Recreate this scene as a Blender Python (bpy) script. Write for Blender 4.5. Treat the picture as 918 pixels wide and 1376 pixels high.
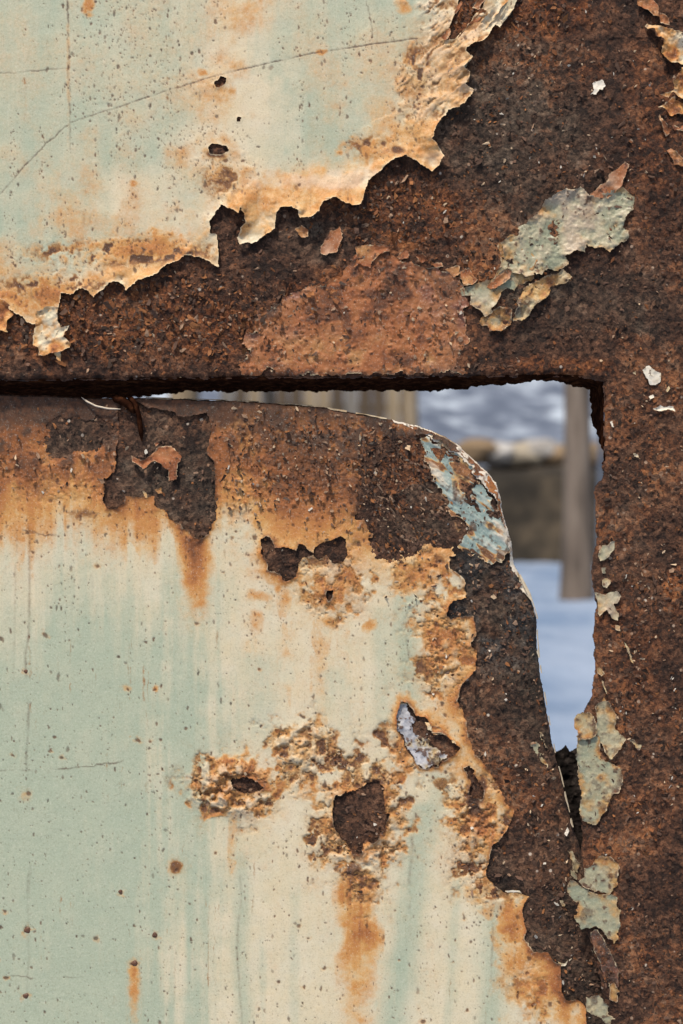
import bpy, math, random
import numpy as np
from mathutils import Matrix

for o in list(bpy.data.objects):
    bpy.data.objects.remove(o, do_unlink=True)
SC = bpy.context.scene
COL = SC.collection
R = math.radians

# ------------------------------------------------------------------ camera, sky, sun, exposure
S = 0.0005          # metres on the panel per unit of panel coordinates
H = 0.90            # camera height; the panel coordinate (459, 688) is straight ahead
CX, CY = 459.0, 688.0
cam = bpy.data.cameras.new('camera')
cam_o = bpy.data.objects.new('camera', cam)
COL.objects.link(cam_o)
cam_o.location = (0, -1.0, H)
cam_o.rotation_euler = (R(90), 0, 0)
cam.sensor_fit = 'VERTICAL'
cam.sensor_height = 36.0
cam.lens = 36.0 / 0.688
cam.clip_start = 0.05
cam.clip_end = 600
cam.dof.use_dof = True
cam.dof.focus_distance = 1.0
cam.dof.aperture_fstop = 7.0
SC.camera = cam_o

SUN_EL, SUN_AZ = 58.0, -24.0      # azimuth: degrees left of straight behind the camera
world = bpy.data.worlds.new('World')
SC.world = world
world.use_nodes = True
wn = world.node_tree
for n in list(wn.nodes):
    wn.nodes.remove(n)
sky = wn.nodes.new('ShaderNodeTexSky')
sky.sky_type = 'NISHITA'
sky.sun_disc = False
sky.sun_elevation = R(SUN_EL)
sky.sun_rotation = R(180.0 - SUN_AZ)
sky.dust_density = 4.0
sky.air_density = 1.0
sky.ozone_density = 1.0
bg = wn.nodes.new('ShaderNodeBackground')
bg.inputs['Strength'].default_value = 0.075
wo = wn.nodes.new('ShaderNodeOutputWorld')
wn.links.new(sky.outputs[0], bg.inputs[0])
wn.links.new(bg.outputs[0], wo.inputs[0])

sun = bpy.data.lights.new('sun', 'SUN')
sun.energy = 3.2
sun.angle = R(5.0)
sun.color = (1.0, 0.92, 0.80)
sun_o = bpy.data.objects.new('sun', sun)
COL.objects.link(sun_o)
sun_o.rotation_euler = (R(90.0 - SUN_EL), 0, R(SUN_AZ))
sun_o.location = (-2, -4, 6)

SC.view_settings.view_transform = 'Standard'
SC.view_settings.look = 'None'
SC.view_settings.exposure = 0.40
SC.view_settings.gamma = 1.0
SC.view_settings.use_curve_mapping = False

# ------------------------------------------------------------------ numeric helpers
rng = np.random.default_rng(7)
f32 = np.float32
TAB = rng.random((8, 256, 256)).astype(f32)


def vnoise(X, Y, seed=0):
    xi = np.floor(X); yi = np.floor(Y)
    fx = (X - xi).astype(f32); fy = (Y - yi).astype(f32)
    xi = (xi.astype(np.int64) + seed * 37) & 255
    yi = (yi.astype(np.int64) + seed * 91) & 255
    x1 = (xi + 1) & 255; y1 = (yi + 1) & 255
    T = TAB[seed % 8]
    fx = fx * fx * fx * (fx * (fx * 6 - 15) + 10)
    fy = fy * fy * fy * (fy * (fy * 6 - 15) + 10)
    a = T[yi, xi] * (1 - fx) + T[yi, x1] * fx
    b = T[y1, xi] * (1 - fx) + T[y1, x1] * fx
    return (a * (1 - fy) + b * fy) * 2 - 1


def fbm(X, Y, scale, octv=4, seed=0, gain=0.55):
    """noise of about -1..1 whose largest features are `scale` wide (a pair for stretched noise)"""
    sx, sy = scale if isinstance(scale, tuple) else (scale, scale)
    out = 0; amp = 1.0; tot = 0; fr = 1.0
    for i in range(octv):
        out = out + amp * vnoise(X * (fr / sx) + 13.7 * i, Y * (fr / sy) + 7.3 * i, seed + i)
        tot += amp; amp *= gain; fr *= 2.03
    q = sum((gain ** (2 * i)) for i in range(octv)) ** 0.5
    return (out * (0.42 / (0.36 * q))).astype(f32)


def worley(X, Y, cell, seed=0):
    gx = X / cell; gy = Y / cell
    ix = np.floor(gx).astype(np.int64); iy = np.floor(gy).astype(np.int64)
    F1 = np.full(X.shape, 9.0, f32); F2 = F1.copy(); ID = np.zeros(X.shape, f32)
    A, B, C_ = TAB[seed % 8], TAB[(seed + 3) % 8], TAB[(seed + 5) % 8]
    for dx in (-1, 0, 1):
        for dy in (-1, 0, 1):
            cx = ix + dx; cy = iy + dy
            a, b = cy & 255, cx & 255
            d = np.hypot(cx + A[a, b] - gx, cy + B[a, b] - gy).astype(f32)
            near = d < F1
            F2 = np.where(near, F1, np.minimum(F2, d))
            ID = np.where(near, C_[a, b], ID)
            F1 = np.where(near, d, F1)
    return F1, F2, ID


def sm(a, b, x):
    t = np.clip((x - a) / (b - a), 0, 1)
    return (t * t * (3 - 2 * t)).astype(f32)


def zp(x0, y0, s, pts):
    return [(x0 + x / s, y0 + y / s) for x, y in pts]


def psdf(poly, X, Y, m=40.0):
    """signed distance to a closed polygon (negative inside), cut off at +m outside its box"""
    P = np.array(poly, float)
    shp = X.shape
    x = X.ravel(); y = Y.ravel()
    sel = np.nonzero((x > P[:, 0].min() - m) & (x < P[:, 0].max() + m) & (y > P[:, 1].min() - m) & (y < P[:, 1].max() + m))[0]
    out = np.full(x.shape, m, f32)
    px = x[sel].astype(f32); py = y[sel].astype(f32)
    d2 = np.full(px.shape, 1e9, f32); ins = np.zeros(px.shape, bool)
    n = len(P)
    for i in range(n):
        ax, ay = P[i]; bx, by = P[(i + 1) % n]
        ex, ey = bx - ax, by - ay
        L = ex * ex + ey * ey + 1e-9
        wx_ = px - f32(ax); wy_ = py - f32(ay)
        t = np.clip((wx_ * f32(ex) + wy_ * f32(ey)) / f32(L), 0, 1)
        d2 = np.minimum(d2, (wx_ - t * f32(ex)) ** 2 + (wy_ - t * f32(ey)) ** 2)
        if ay != by:
            c = (ay > py) != (by > py)
            ins ^= c & (px < (bx - ax) * (py - ay) / (by - ay) + ax)
    d = np.sqrt(d2)
    out[sel] = np.where(ins, -d, d)
    return out.reshape(shp)


def pline(pts, X, Y, m=12.0):
    P = np.array(pts, float)
    x = X.ravel(); y = Y.ravel()
    sel = np.nonzero((x > P[:, 0].min() - m) & (x < P[:, 0].max() + m) & (y > P[:, 1].min() - m) & (y < P[:, 1].max() + m))[0]
    out = np.full(x.shape, m, f32)
    px = x[sel]; py = y[sel]; d2 = np.full(px.shape, 1e9, f32)
    for i in range(len(P) - 1):
        ax, ay = P[i]; bx, by = P[i + 1]
        ex, ey = bx - ax, by - ay
        t = np.clip(((px - ax) * ex + (py - ay) * ey) / (ex * ex + ey * ey + 1e-9), 0, 1)
        d2 = np.minimum(d2, (px - ax - t * ex) ** 2 + (py - ay - t * ey) ** 2)
    out[sel] = np.sqrt(d2)
    return out.reshape(X.shape)


# ------------------------------------------------------------------ mesh helpers
def to_world(px, py, hmm, y0=0.0):
    """panel coordinates and relief in mm to metres"""
    k = S * (1.0 + y0)          # a sheet set further back is that much larger
    return np.stack([(px - CX) * k, y0 - hmm * 0.001, H - (py - CY) * k], -1)


def mesh_from(name, V, F, mats, attrs=None, smooth=True, parent=None, quads=True):
    me = bpy.data.meshes.new(name)
    V = np.asarray(V, f32)
    F = np.asarray(F, np.int32)
    k = F.shape[1]
    me.vertices.add(len(V)); me.vertices.foreach_set('co', V.ravel())
    me.loops.add(F.size); me.loops.foreach_set('vertex_index', F.ravel())
    me.polygons.add(len(F))
    me.polygons.foreach_set('loop_start', np.arange(0, F.size, k, dtype=np.int32))
    me.polygons.foreach_set('loop_total', np.full(len(F), k, np.int32))
    me.polygons.foreach_set('use_smooth', np.full(len(F), bool(smooth)))
    me.update(calc_edges=True)
    for an, arr in (attrs or {}).items():
        a = me.attributes.new(an, 'FLOAT_COLOR', 'POINT')
        a.data.foreach_set('color', np.asarray(arr, f32).ravel())
    me.materials.append(mats)
    o = bpy.data.objects.new(name, me)
    COL.objects.link(o)
    if parent is not None:
        o.parent = parent
        o.matrix_parent_inverse = Matrix.Identity(4) if parent.type == 'MESH' else ROOTINV[parent.name]
    return o


ROOTINV = {}


def thing(name, label, cat, loc, group=None):
    o = bpy.data.objects.new(name, None)
    COL.objects.link(o)
    o.location = loc
    o.empty_display_size = 0.1
    o['label'] = label; o['category'] = cat
    if group: o['group'] = group
    ROOTINV[o.name] = Matrix.Translation(loc).inverted()
    return o


def tag(o, label=None, cat=None, group=None, kind=None):
    if label: o['label'] = label
    if cat: o['category'] = cat
    if group: o['group'] = group
    if kind: o['kind'] = kind
    return o


def sheet(name, parent, mat, xs, ys, f, h, masks, thick=0.5, y0=0.0, main=None):
    """a sheet cut out of a grid along f = 0, with relief h (mm) and cut edges of real thickness"""
    X, Y = np.meshgrid(xs, ys)
    gy, gx = np.gradient(f, ys, xs)
    st = np.minimum(np.gradient(xs)[None, :], np.gradient(ys)[:, None])
    ok = f < 0.62 * st
    K = ok[:-1, :-1] & ok[1:, :-1] & ok[:-1, 1:] & ok[1:, 1:]
    if main:      # keep the one piece that holds this place
        q = (int(np.searchsorted(ys, main[1])), int(np.searchsorted(xs, main[0])))
        todo = [q]; seen = np.zeros_like(K); seen[q] = True
        while todo:
            a, b = todo.pop()
            for u, v in ((a + 1, b), (a - 1, b), (a, b + 1), (a, b - 1)):
                if K[u, v] and not seen[u, v]:
                    seen[u, v] = True; todo.append((u, v))
        K = seen
    use = np.zeros(f.shape, bool)
    use[:-1, :-1] |= K; use[1:, :-1] |= K; use[:-1, 1:] |= K; use[1:, 1:] |= K
    g2 = np.maximum(gx * gx + gy * gy, 0.15)
    mv = np.where(f > 0, np.clip(f, 0, st) / g2, 0)
    mx = np.clip(mv * gx, -st, st); my = np.clip(mv * gy, -st, st)
    PX = X - mx; PY = Y - my
    idx = np.full(f.shape, -1, np.int64)
    idx[use] = np.arange(use.sum())
    V = to_world(PX[use], PY[use], h[use], y0)
    F = np.stack([idx[:-1, :-1][K], idx[1:, :-1][K], idx[1:, 1:][K], idx[:-1, 1:][K]], 1)
    Kp = np.pad(K, 1)
    hb = Kp[:-1, 1:-1] != Kp[1:, 1:-1]
    vb = Kp[1:-1, :-1] != Kp[1:-1, 1:]
    e1 = np.stack([idx[:, :-1][hb], idx[:, 1:][hb]], 1)
    e2 = np.stack([idx[:-1, :][vb], idx[1:, :][vb]], 1)
    E = np.concatenate([e1, e2])
    at = {k: m[use] for k, m in masks.items()}
    if thick > 0 and len(E):
        bv, inv = np.unique(E, return_inverse=True)
        inv = inv.reshape(E.shape)
        n0 = len(V); nb = len(bv)
        Vf = V[bv]; Vb = Vf.copy(); Vb[:, 1] += thick * 0.001
        V = np.concatenate([V, Vf, Vb])
        W = np.stack([n0 + inv[:, 0], n0 + inv[:, 1], n0 + nb + inv[:, 1], n0 + nb + inv[:, 0]], 1)
        F = np.concatenate([F, W])
        for k in at:
            at[k] = np.concatenate([at[k], at[k][bv], at[k][bv]])
    return mesh_from(name, V, F, mat, at, True, parent)


def gridmesh(name, P, mat, parent=None, smooth=True, closed=False, attrs=None):
    n, m = P.shape[:2]
    ii = np.arange(n * m).reshape(n, m)
    if closed:
        jj = np.concatenate([ii, ii[:, :1]], 1)
    else:
        jj = ii
    F = np.stack([jj[:-1, :-1].ravel(), jj[1:, :-1].ravel(), jj[1:, 1:].ravel(), jj[:-1, 1:].ravel()], 1)
    return mesh_from(name, P.reshape(-1, 3), F, mat, attrs, smooth, parent)


def rgba(r, g=None, b=None, a=None):
    z = np.zeros_like(r)
    return np.stack([r, z if g is None else g, z if b is None else b, z + 1 if a is None else a], -1).astype(f32)


# ------------------------------------------------------------------ materials
class NT:
    def __init__(s, name):
        s.m = bpy.data.materials.new(name)
        s.m.use_nodes = True
        s.t = s.m.node_tree
        s.t.nodes.clear()
        s.out = s.t.nodes.new('ShaderNodeOutputMaterial')
        s.b = s.t.nodes.new('ShaderNodeBsdfPrincipled')
        s.t.links.new(s.b.outputs[0], s.out.inputs[0])
        s.co = s.t.nodes.new('ShaderNodeTexCoord').outputs['Object']

    def put(s, sock, v):
        if hasattr(v, 'is_linked'):
            s.t.links.new(v, sock)
        elif isinstance(v, tuple) and len(v) == 3 and sock.type == 'RGBA':
            sock.default_value = (*v, 1)
        else:
            sock.default_value = v

    def map(s, sc, rot=(0, 0, 0)):
        n = s.t.nodes.new('ShaderNodeMapping')
        n.inputs['Scale'].default_value = sc
        n.inputs['Rotation'].default_value = rot
        s.t.links.new(s.co, n.inputs['Vector'])
        return n.outputs[0]

    def noise(s, scale, detail=4, rough=0.6, vec=None, dist=0.0):
        n = s.t.nodes.new('ShaderNodeTexNoise')
        n.inputs['Scale'].default_value = scale
        n.inputs['Detail'].default_value = detail
        n.inputs['Roughness'].default_value = rough
        n.inputs['Distortion'].default_value = dist
        s.t.links.new(vec or s.co, n.inputs['Vector'])
        return n.outputs['Fac']

    def voro(s, scale, feature='F1', vec=None):
        n = s.t.nodes.new('ShaderNodeTexVoronoi')
        n.feature = feature
        n.inputs['Scale'].default_value = scale
        s.t.links.new(vec or s.co, n.inputs['Vector'])
        return n

    def math(s, op, a, b=0.0, c=0.0, clamp=False):
        n = s.t.nodes.new('ShaderNodeMath')
        n.operation = op
        n.use_clamp = clamp
        s.put(n.inputs[0], a); s.put(n.inputs[1], b); s.put(n.inputs[2], c)
        return n.outputs[0]

    def ss(s, v, a, b):
        n = s.t.nodes.new('ShaderNodeMapRange')
        n.interpolation_type = 'SMOOTHSTEP'
        s.put(n.inputs['Value'], v)
        n.inputs['From Min'].default_value = a
        n.inputs['From Max'].default_value = b
        return n.outputs[0]

    def mix(s, f, a, b, blend='MIX'):
        n = s.t.nodes.new('ShaderNodeMix')
        n.data_type = 'RGBA'
        n.blend_type = blend
        s.put(n.inputs[0], f); s.put(n.inputs[6], a); s.put(n.inputs[7], b)
        return n.outputs[2]

    def ramp(s, f, stops):
        n = s.t.nodes.new('ShaderNodeValToRGB')
        e = n.color_ramp.elements
        while len(e) < len(stops): e.new(0.5)
        for el, (p, c) in zip(e, stops):
            el.position = p; el.color = (*c, 1)
        s.put(n.inputs[0], f)
        return n.outputs[0]

    def attr(s, name):
        n = s.t.nodes.new('ShaderNodeAttribute')
        n.attribute_name = name
        sp = s.t.nodes.new('ShaderNodeSeparateColor')
        s.t.links.new(n.outputs['Color'], sp.inputs[0])
        return sp.outputs[0], sp.outputs[1], sp.outputs[2], n.outputs['Color']

    def bump(s, h, dist, strength=1.0):
        n = s.t.nodes.new('ShaderNodeBump')
        n.inputs['Strength'].default_value = strength
        n.inputs['Distance'].default_value = dist
        s.t.links.new(h, n.inputs['Height'])
        s.t.links.new(n.outputs[0], s.b.inputs['Normal'])

    def done(s, color, rough, spec=0.3):
        s.put(s.b.inputs['Base Color'], color)
        s.put(s.b.inputs['Roughness'], rough)
        s.put(s.b.inputs['Specular IOR Level'], spec)
        return s.m


def rust_material(name):
    """masks: R orange, G cool grey, B pale dust and chips"""
    t = NT(name)
    o_, g_, p_, _ = t.attr('mask')
    n1 = t.noise(70, 5, 0.6)
    n2 = t.noise(430, 5, 0.72)
    n3 = t.noise(1100, 3, 0.7)
    vc = t.voro(330)
    sep = t.t.nodes.new('ShaderNodeSeparateColor')
    t.t.links.new(vc.outputs['Color'], sep.inputs[0])
    g = t.math('ADD', t.math('MULTIPLY', n2, 0.62), t.math('MULTIPLY', sep.outputs[0], 0.22))
    g = t.math('ADD', g, t.math('MULTIPLY', t.math('SUBTRACT', n3, 0.5), 0.34))
    n0 = t.noise(26, 6, 0.6, dist=0.6)
    g = t.math('ADD', g, t.math('MULTIPLY', t.math('SUBTRACT', n0, 0.5), 0.36))
    g = t.math('ADD', g, t.math('MULTIPLY', t.math('SUBTRACT', n1, 0.5), 0.30))
    tone = t.t.nodes.new('ShaderNodeAttribute'); tone.attribute_name = 'mask'
    g = t.math('ADD', g, t.math('MULTIPLY', t.math('SUBTRACT', tone.outputs['Alpha'], 0.5), 0.26))
    brown = t.ramp(g, [(0.26, (0.020, 0.009, 0.0055)), (0.43, (0.072, 0.031, 0.0165)), (0.58, (0.155, 0.071, 0.038)), (0.76, (0.28, 0.150, 0.088))])
    orange = t.ramp(g, [(0.25, (0.026, 0.008, 0.004)), (0.42, (0.14, 0.042, 0.013)), (0.58, (0.32, 0.105, 0.028)), (0.76, (0.48, 0.22, 0.08))])
    grey = t.ramp(g, [(0.24, (0.014, 0.011, 0.008)), (0.42, (0.062, 0.047, 0.033)), (0.58, (0.135, 0.105, 0.076)), (0.78, (0.27, 0.22, 0.17))])
    c = t.mix(t.math('MULTIPLY', g_, t.ss(n1, 0.25, 0.6)), brown, grey)
    of = t.math('MULTIPLY', o_, t.ss(t.math('ADD', t.math('MULTIPLY', n1, 0.6), t.math('MULTIPLY', sep.outputs[1], 0.5)), 0.24, 0.62), 0, True)
    c = t.mix(of, c, orange)
    black = t.ramp(g, [(0.26, (0.008, 0.0075, 0.008)), (0.42, (0.032, 0.027, 0.025)), (0.58, (0.080, 0.068, 0.060)), (0.78, (0.19, 0.165, 0.145))])
    c = t.mix(t.ss(g_, 0.82, 1.0), c, black)
    # scattered pale crumbs
    v2 = t.voro(210)
    s2 = t.t.nodes.new('ShaderNodeSeparateColor')
    t.t.links.new(v2.outputs['Color'], s2.inputs[0])
    cr = t.math('MULTIPLY', t.ss(v2.outputs['Distance'], 0.30, 0.16), t.math('GREATER_THAN', t.math('ADD', s2.outputs[0], t.math('MULTIPLY', p_, 0.16)), 0.985))
    c = t.mix(cr, c, t.mix(s2.outputs[1], (0.30, 0.17, 0.10), (0.52, 0.44, 0.36)))
    t.bump(t.math('ADD', t.math('MULTIPLY', n2, 0.9), t.math('MULTIPLY', n3, 0.4)), 0.0024, 0.9)
    return t.done(c, t.math('SUBTRACT', 0.95, t.math('MULTIPLY', n2, 0.35)), 0.35)


def paint_material(name, base=(0.350, 0.398, 0.295), cream=(0.61, 0.515, 0.345), orange=(0.36, 0.120, 0.032), dark=(0.055, 0.028, 0.017), ochre=None):
    """mask: R cream stain, G orange rust, B dark rust; mask2: R broken pale rim, G specks, B pale chalk"""
    t = NT(name)
    r_, g_, b_, _ = t.attr('mask')
    rim, spk, chalk, _ = t.attr('mask2')
    nA = t.noise(60, 6, 0.65)
    nB = t.noise(260, 5, 0.7)
    nC = t.noise(900, 3, 0.7)
    nS = t.noise(1.0, 4, 0.65, vec=t.map((520, 520, 60)))

    def wob(m, k, n):
        # noise eats into the soft edge of a stain
        w = t.math('MULTIPLY', t.math('MULTIPLY', m, t.math('SUBTRACT', 1.0, m)), k * 4)
        return t.math('ADD', m, t.math('MULTIPLY', w, t.math('SUBTRACT', n, 0.5)), 0, True)
    c = t.mix(t.math('MULTIPLY', t.ss(nA, 0.35, 0.7), 0.35), base, tuple(v * k for v, k in zip(base, (1.22, 1.12, 1.12))))
    cr = t.mix(t.math('MULTIPLY', t.ss(nA, 0.3, 0.7), 0.5), cream, tuple(v * k for v, k in zip(cream, (1.03, 1.12, 1.32))))
    c = t.mix(wob(r_, 0.9, t.math('ADD', t.math('MULTIPLY', nS, 0.45), t.math('MULTIPLY', nB, 0.55))), c, cr)
    ochre = ochre or tuple(min(1, v * k) for v, k in zip(orange, (1.58, 2.55, 2.9)))
    deep = tuple(v * k for v, k in zip(orange, (0.42, 0.42, 0.55)))
    gw = wob(g_, 1.0, t.math('ADD', t.math('MULTIPLY', nB, 0.6), t.math('MULTIPLY', nA, 0.4)))
    och = t.mix(t.ss(nA, 0.3, 0.7), ochre, tuple(v * k for v, k in zip(ochre, (0.88, 0.74, 0.62))))
    c = t.mix(t.ss(gw, 0.0, 0.62), c, och)
    orr = t.ramp(t.math('ADD', t.math('MULTIPLY', nB, 0.7), t.math('MULTIPLY', nA, 0.3)),
                 [(0.28, tuple(v * 0.40 for v in orange)), (0.48, orange), (0.72, tuple(min(1, v * k) for v, k in zip(orange, (1.25, 1.5, 1.7))))])
    c = t.mix(t.ss(gw, 0.38, 0.95), c, orr)
    c = t.mix(t.math('MULTIPLY', t.ss(gw, 0.70, 1.0), t.ss(t.math('ADD', t.math('MULTIPLY', nB, 0.5), t.math('MULTIPLY', nA, 0.5)), 0.36, 0.60)), c, deep)
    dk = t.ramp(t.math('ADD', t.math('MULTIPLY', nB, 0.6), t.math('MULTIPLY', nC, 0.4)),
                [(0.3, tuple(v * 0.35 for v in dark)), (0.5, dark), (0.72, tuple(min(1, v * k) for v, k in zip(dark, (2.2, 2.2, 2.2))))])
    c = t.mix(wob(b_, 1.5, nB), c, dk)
    c = t.mix(chalk, c, t.mix(nB, (0.52, 0.38, 0.27), (0.66, 0.57, 0.45)))
    # fine dirt in the chalked surface
    dirt = t.math('MULTIPLY', t.ss(nC, 0.52, 0.72), 0.55)
    c = t.mix(dirt, c, t.mix(0.55, c, (0.12, 0.085, 0.05)))
    lite = t.math('MULTIPLY', t.ss(nC, 0.46, 0.28), 0.4)
    c = t.mix(lite, c, t.mix(0.6, c, (0.75, 0.70, 0.60)))
    c = t.mix(spk, c, t.ramp(nB, [(0.38, (0.028, 0.014, 0.009)), (0.62, (0.12, 0.046, 0.020))]))
    c = t.mix(rim, c, (0.70, 0.56, 0.36))
    t.bump(t.math('ADD', t.math('MULTIPLY', nB, 0.5), t.math('MULTIPLY', nC, 0.5)), 0.0007, 0.4)
    return t.done(c, t.math('ADD', 0.46, t.math('MULTIPLY', g_, 0.4), 0, True), 0.4)


def chip_material():
    t = NT('loose_rust_scale')
    _, _, _, col = t.attr('mask')
    n = t.noise(700, 4, 0.7)
    c = t.mix(t.math('MULTIPLY', t.ss(n, 0.4, 0.65), 0.5), col, t.mix(0.7, col, (0.02, 0.012, 0.008)))
    t.bump(n, 0.0006, 0.5)
    return t.done(c, 0.8, 0.3)


def plain_material(name, cols, scale, rough=0.85, bump=0.0, vec=None, detail=5, spec=0.25):
    t = NT(name)
    n = t.noise(scale, detail, 0.62, vec=t.map(vec) if vec else None)
    k = len(cols)
    c = t.ramp(n, [(0.3 + 0.4 * i / max(1, k - 1), col) for i, col in enumerate(cols)])
    if bump: t.bump(n, bump)
    return t.done(c, rough, spec)


M_RUST = rust_material('flaking_rust')
M_PAINT = paint_material('weathered_sage_paint')
M_OLD = paint_material('old_grey_green_paint', base=(0.235, 0.252, 0.172), cream=(0.40, 0.335, 0.20), orange=(0.28, 0.105, 0.032))
M_PRIMER = paint_material('rusty_red_primer', base=(0.200, 0.076, 0.042), cream=(0.42, 0.205, 0.065), orange=(0.27, 0.083, 0.026), dark=(0.045, 0.024, 0.016), ochre=(0.32, 0.125, 0.042))
M_BLUE = paint_material('flaking_blue_paint', base=(0.215, 0.285, 0.265), cream=(0.46, 0.47, 0.39), orange=(0.33, 0.14, 0.05))
M_ZINC = paint_material('bare_zinc', base=(0.30, 0.30, 0.32), cream=(0.58, 0.57, 0.57), orange=(0.30, 0.15, 0.07))
M_WHITE = paint_material('chalky_white_paint', base=(0.62, 0.58, 0.50), cream=(0.66, 0.58, 0.45), orange=(0.36, 0.17, 0.07))
M_CHIP = chip_material()
M_LIP = plain_material('dark_flange_rust', [(0.008, 0.0035, 0.002), (0.022, 0.008, 0.0045), (0.075, 0.028, 0.012)], 120, 1.0, 0.0015, spec=0.0)  # flange rust darkened, shade of the underside put into its colour

# ------------------------------------------------------------------ panel grid
STEP = 1.2


def grow(n, a, q): return np.cumsum(a * q ** np.arange(n))


xs = np.concatenate([(-8 - grow(22, 3.0, 1.15))[::-1], np.arange(-8, 926.5, STEP), 926.5 + grow(24, 3.0, 1.15)])
ys = np.concatenate([(-8 - grow(24, 3.0, 1.15))[::-1], np.arange(-8, 1384.5, STEP), 1384.5 + grow(31, 3.0, 1.155)])
X, Y = [a.astype(f32) for a in np.meshgrid(xs, ys)]
ix0 = int(np.searchsorted(xs, -8)); iy0 = int(np.searchsorted(ys, -8))
WX = 1.5 * fbm(X, Y, 11, 3, 1) + 0.5 * fbm(X, Y, 3.5, 2, 3)
WY = 1.5 * fbm(X, Y, 11, 3, 5) + 0.5 * fbm(X, Y, 3.5, 2, 2)
N6 = fbm(X, Y, 6, 3, 4); N12 = fbm(X, Y, 12, 3, 6); N30 = fbm(X, Y, 30, 4, 2); N90 = fbm(X, Y, 90, 4, 3)
NV = fbm(X, Y, (16, 260), 4, 1)      # run marks
NV2 = fbm(X, Y, (5, 130), 3, 6)
Z0 = np.zeros_like(X)


def P(poly, m=40.0, w=1.0): return psdf(poly, X + w * WX, Y + w * WY, m)


def bl(cx, cy, rx, ry, warp=0.35, hard=0.45):
    d = np.hypot((X - cx) / rx, (Y - cy) / ry) + warp * 0.5 * N30 + warp * 0.35 * N12
    return 1 - sm(hard, 1.15, d)


def drip(x, y0, y1, w, slant=0.0, hold=0.3):
    u = (X - x - slant * (Y - y0) - 3.0 * fbm(Z0 + x, Y, 60, 2, 2)) / w
    return np.exp(-np.abs(u) ** 2.4) * sm(y0 - 10, y0 + 6, Y) * (1 - sm(y0 + hold * (y1 - y0) * 0.5, y1, Y + 9 * NV2)) * np.clip(0.9 + 0.18 * NV2, 0, 1)


def splat(out, pts, radii, vals, ell=1.0, mode='max', soft=0.6):
    """small round marks (optionally tall ones) stamped on the fine part of the grid"""
    for (cx, cy), r, v in zip(pts, radii, vals):
        e = ell if np.isscalar(ell) else ell[int(abs(cx * 7 + cy * 13)) % len(ell)]
        w = r * max(1, e) + 2
        j0 = max(0, int((cx - w + 8) / STEP) + ix0); j1 = int((cx + w + 8) / STEP) + ix0 + 2
        i0 = max(0, int((cy - w + 8) / STEP) + iy0); i1 = int((cy + w + 8) / STEP) + iy0 + 2
        sx = X[i0:i1, j0:j1]
        if sx.size == 0: continue
        sy = Y[i0:i1, j0:j1]
        d = np.hypot(sx - cx + 0.6 * r * N6[i0:i1, j0:j1], (sy - cy + 0.6 * r * N12[i0:i1, j0:j1]) / e) / r
        k = v * (1 - sm(soft, 1.15, d))
        sub = out[i0:i1, j0:j1]
        if mode == 'max': np.maximum(sub, k, out=sub)
        else: sub += k


def scatter(n, dens, seed):
    """random places kept with probability dens (an array over the grid)"""
    r = np.random.default_rng(seed)
    out = []
    for _ in range(60):
        px = r.uniform(-6, 924, 6000); py = r.uniform(-6, 1382, 6000)
        j = ((px + 8) / STEP).astype(int) + ix0; i = ((py + 8) / STEP).astype(int) + iy0
        k = r.random(6000) < dens[i, j]
        out.append(np.stack([px[k], py[k]], 1))
        if sum(map(len, out)) >= n: break
    return np.concatenate(out)[:n]


def at_grid(A, pts):
    j = ((pts[:, 0] + 8) / STEP).astype(int) + ix0; i = ((pts[:, 1] + 8) / STEP).astype(int) + iy0
    return A[np.clip(i, 0, A.shape[0] - 1), np.clip(j, 0, A.shape[1] - 1)]


PAL = np.array([(0.030, 0.016, 0.010), (0.075, 0.040, 0.026), (0.11, 0.06, 0.04), (0.17, 0.062, 0.022), (0.25, 0.10, 0.035), (0.27, 0.17, 0.11), (0.44, 0.32, 0.21), (0.50, 0.46, 0.40)])


def chips(name, parent, pts, base_h, sizes, probs, seed, y0=0.0, tilt=0.6, elong=1.0, ang=None, pal=PAL):
    """loose rust scale: thousands of small bent crumbs, too small to pick apart singly"""
    r = np.random.default_rng(seed)
    n = len(pts); k = 5
    a0 = (r.uniform(0, 2 * np.pi, n) if ang is None else r.normal(ang, 0.35, n))
    th = np.arange(k)[None, :] * 2 * np.pi / k + r.normal(0, 0.3, (n, k))
    rad = sizes[:, None] * r.uniform(0.55, 1.25, (n, k))
    el = r.uniform(1.0, 1.0 + elong, n)[:, None]
    u = np.cos(th) * rad * el; v = np.sin(th) * rad / np.sqrt(el)
    ta = r.uniform(0, 2 * np.pi, n)[:, None]; tm = np.abs(r.normal(0, tilt, n))[:, None]
    lift = (np.cos(th - ta) + 1.0) * tm * rad * S * 1000 + r.uniform(0, 0.15, (n, k)) * sizes[:, None] * S * 1000
    ca, sa = np.cos(a0)[:, None], np.sin(a0)[:, None]
    px = pts[:, :1] + ca * u - sa * v; py = pts[:, 1:] + sa * u + ca * v
    hh = base_h[:, None] + 0.10 + lift
    ctr = to_world(pts[:, 0], pts[:, 1], base_h + 0.15 + 0.55 * tm[:, 0] * sizes * S * 1000 + 0.25 * sizes * S * 1000, y0)
    ring = to_world(px, py, hh, y0)
    V = np.concatenate([ctr[:, None, :], ring], 1).reshape(-1, 3)
    b = (np.arange(n) * (k + 1))[:, None]
    F = np.stack([np.stack([b[:, 0], b[:, 0] + 1 + i, b[:, 0] + 1 + (i + 1) % k], 1) for i in range(k)], 1).reshape(-1, 3)
    ci = r.choice(len(pal), n, p=np.array(probs) / sum(probs))
    c = pal[ci] * r.uniform(0.75, 1.3, (n, 1))
    c = np.repeat(np.concatenate([c, np.ones((n, 1))], 1)[:, None, :], k + 1, 1).reshape(-1, 4)
    o = mesh_from(name, V, F, M_CHIP, {'mask': c}, False, parent)
    o['kind'] = 'stuff'
    return o


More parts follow.
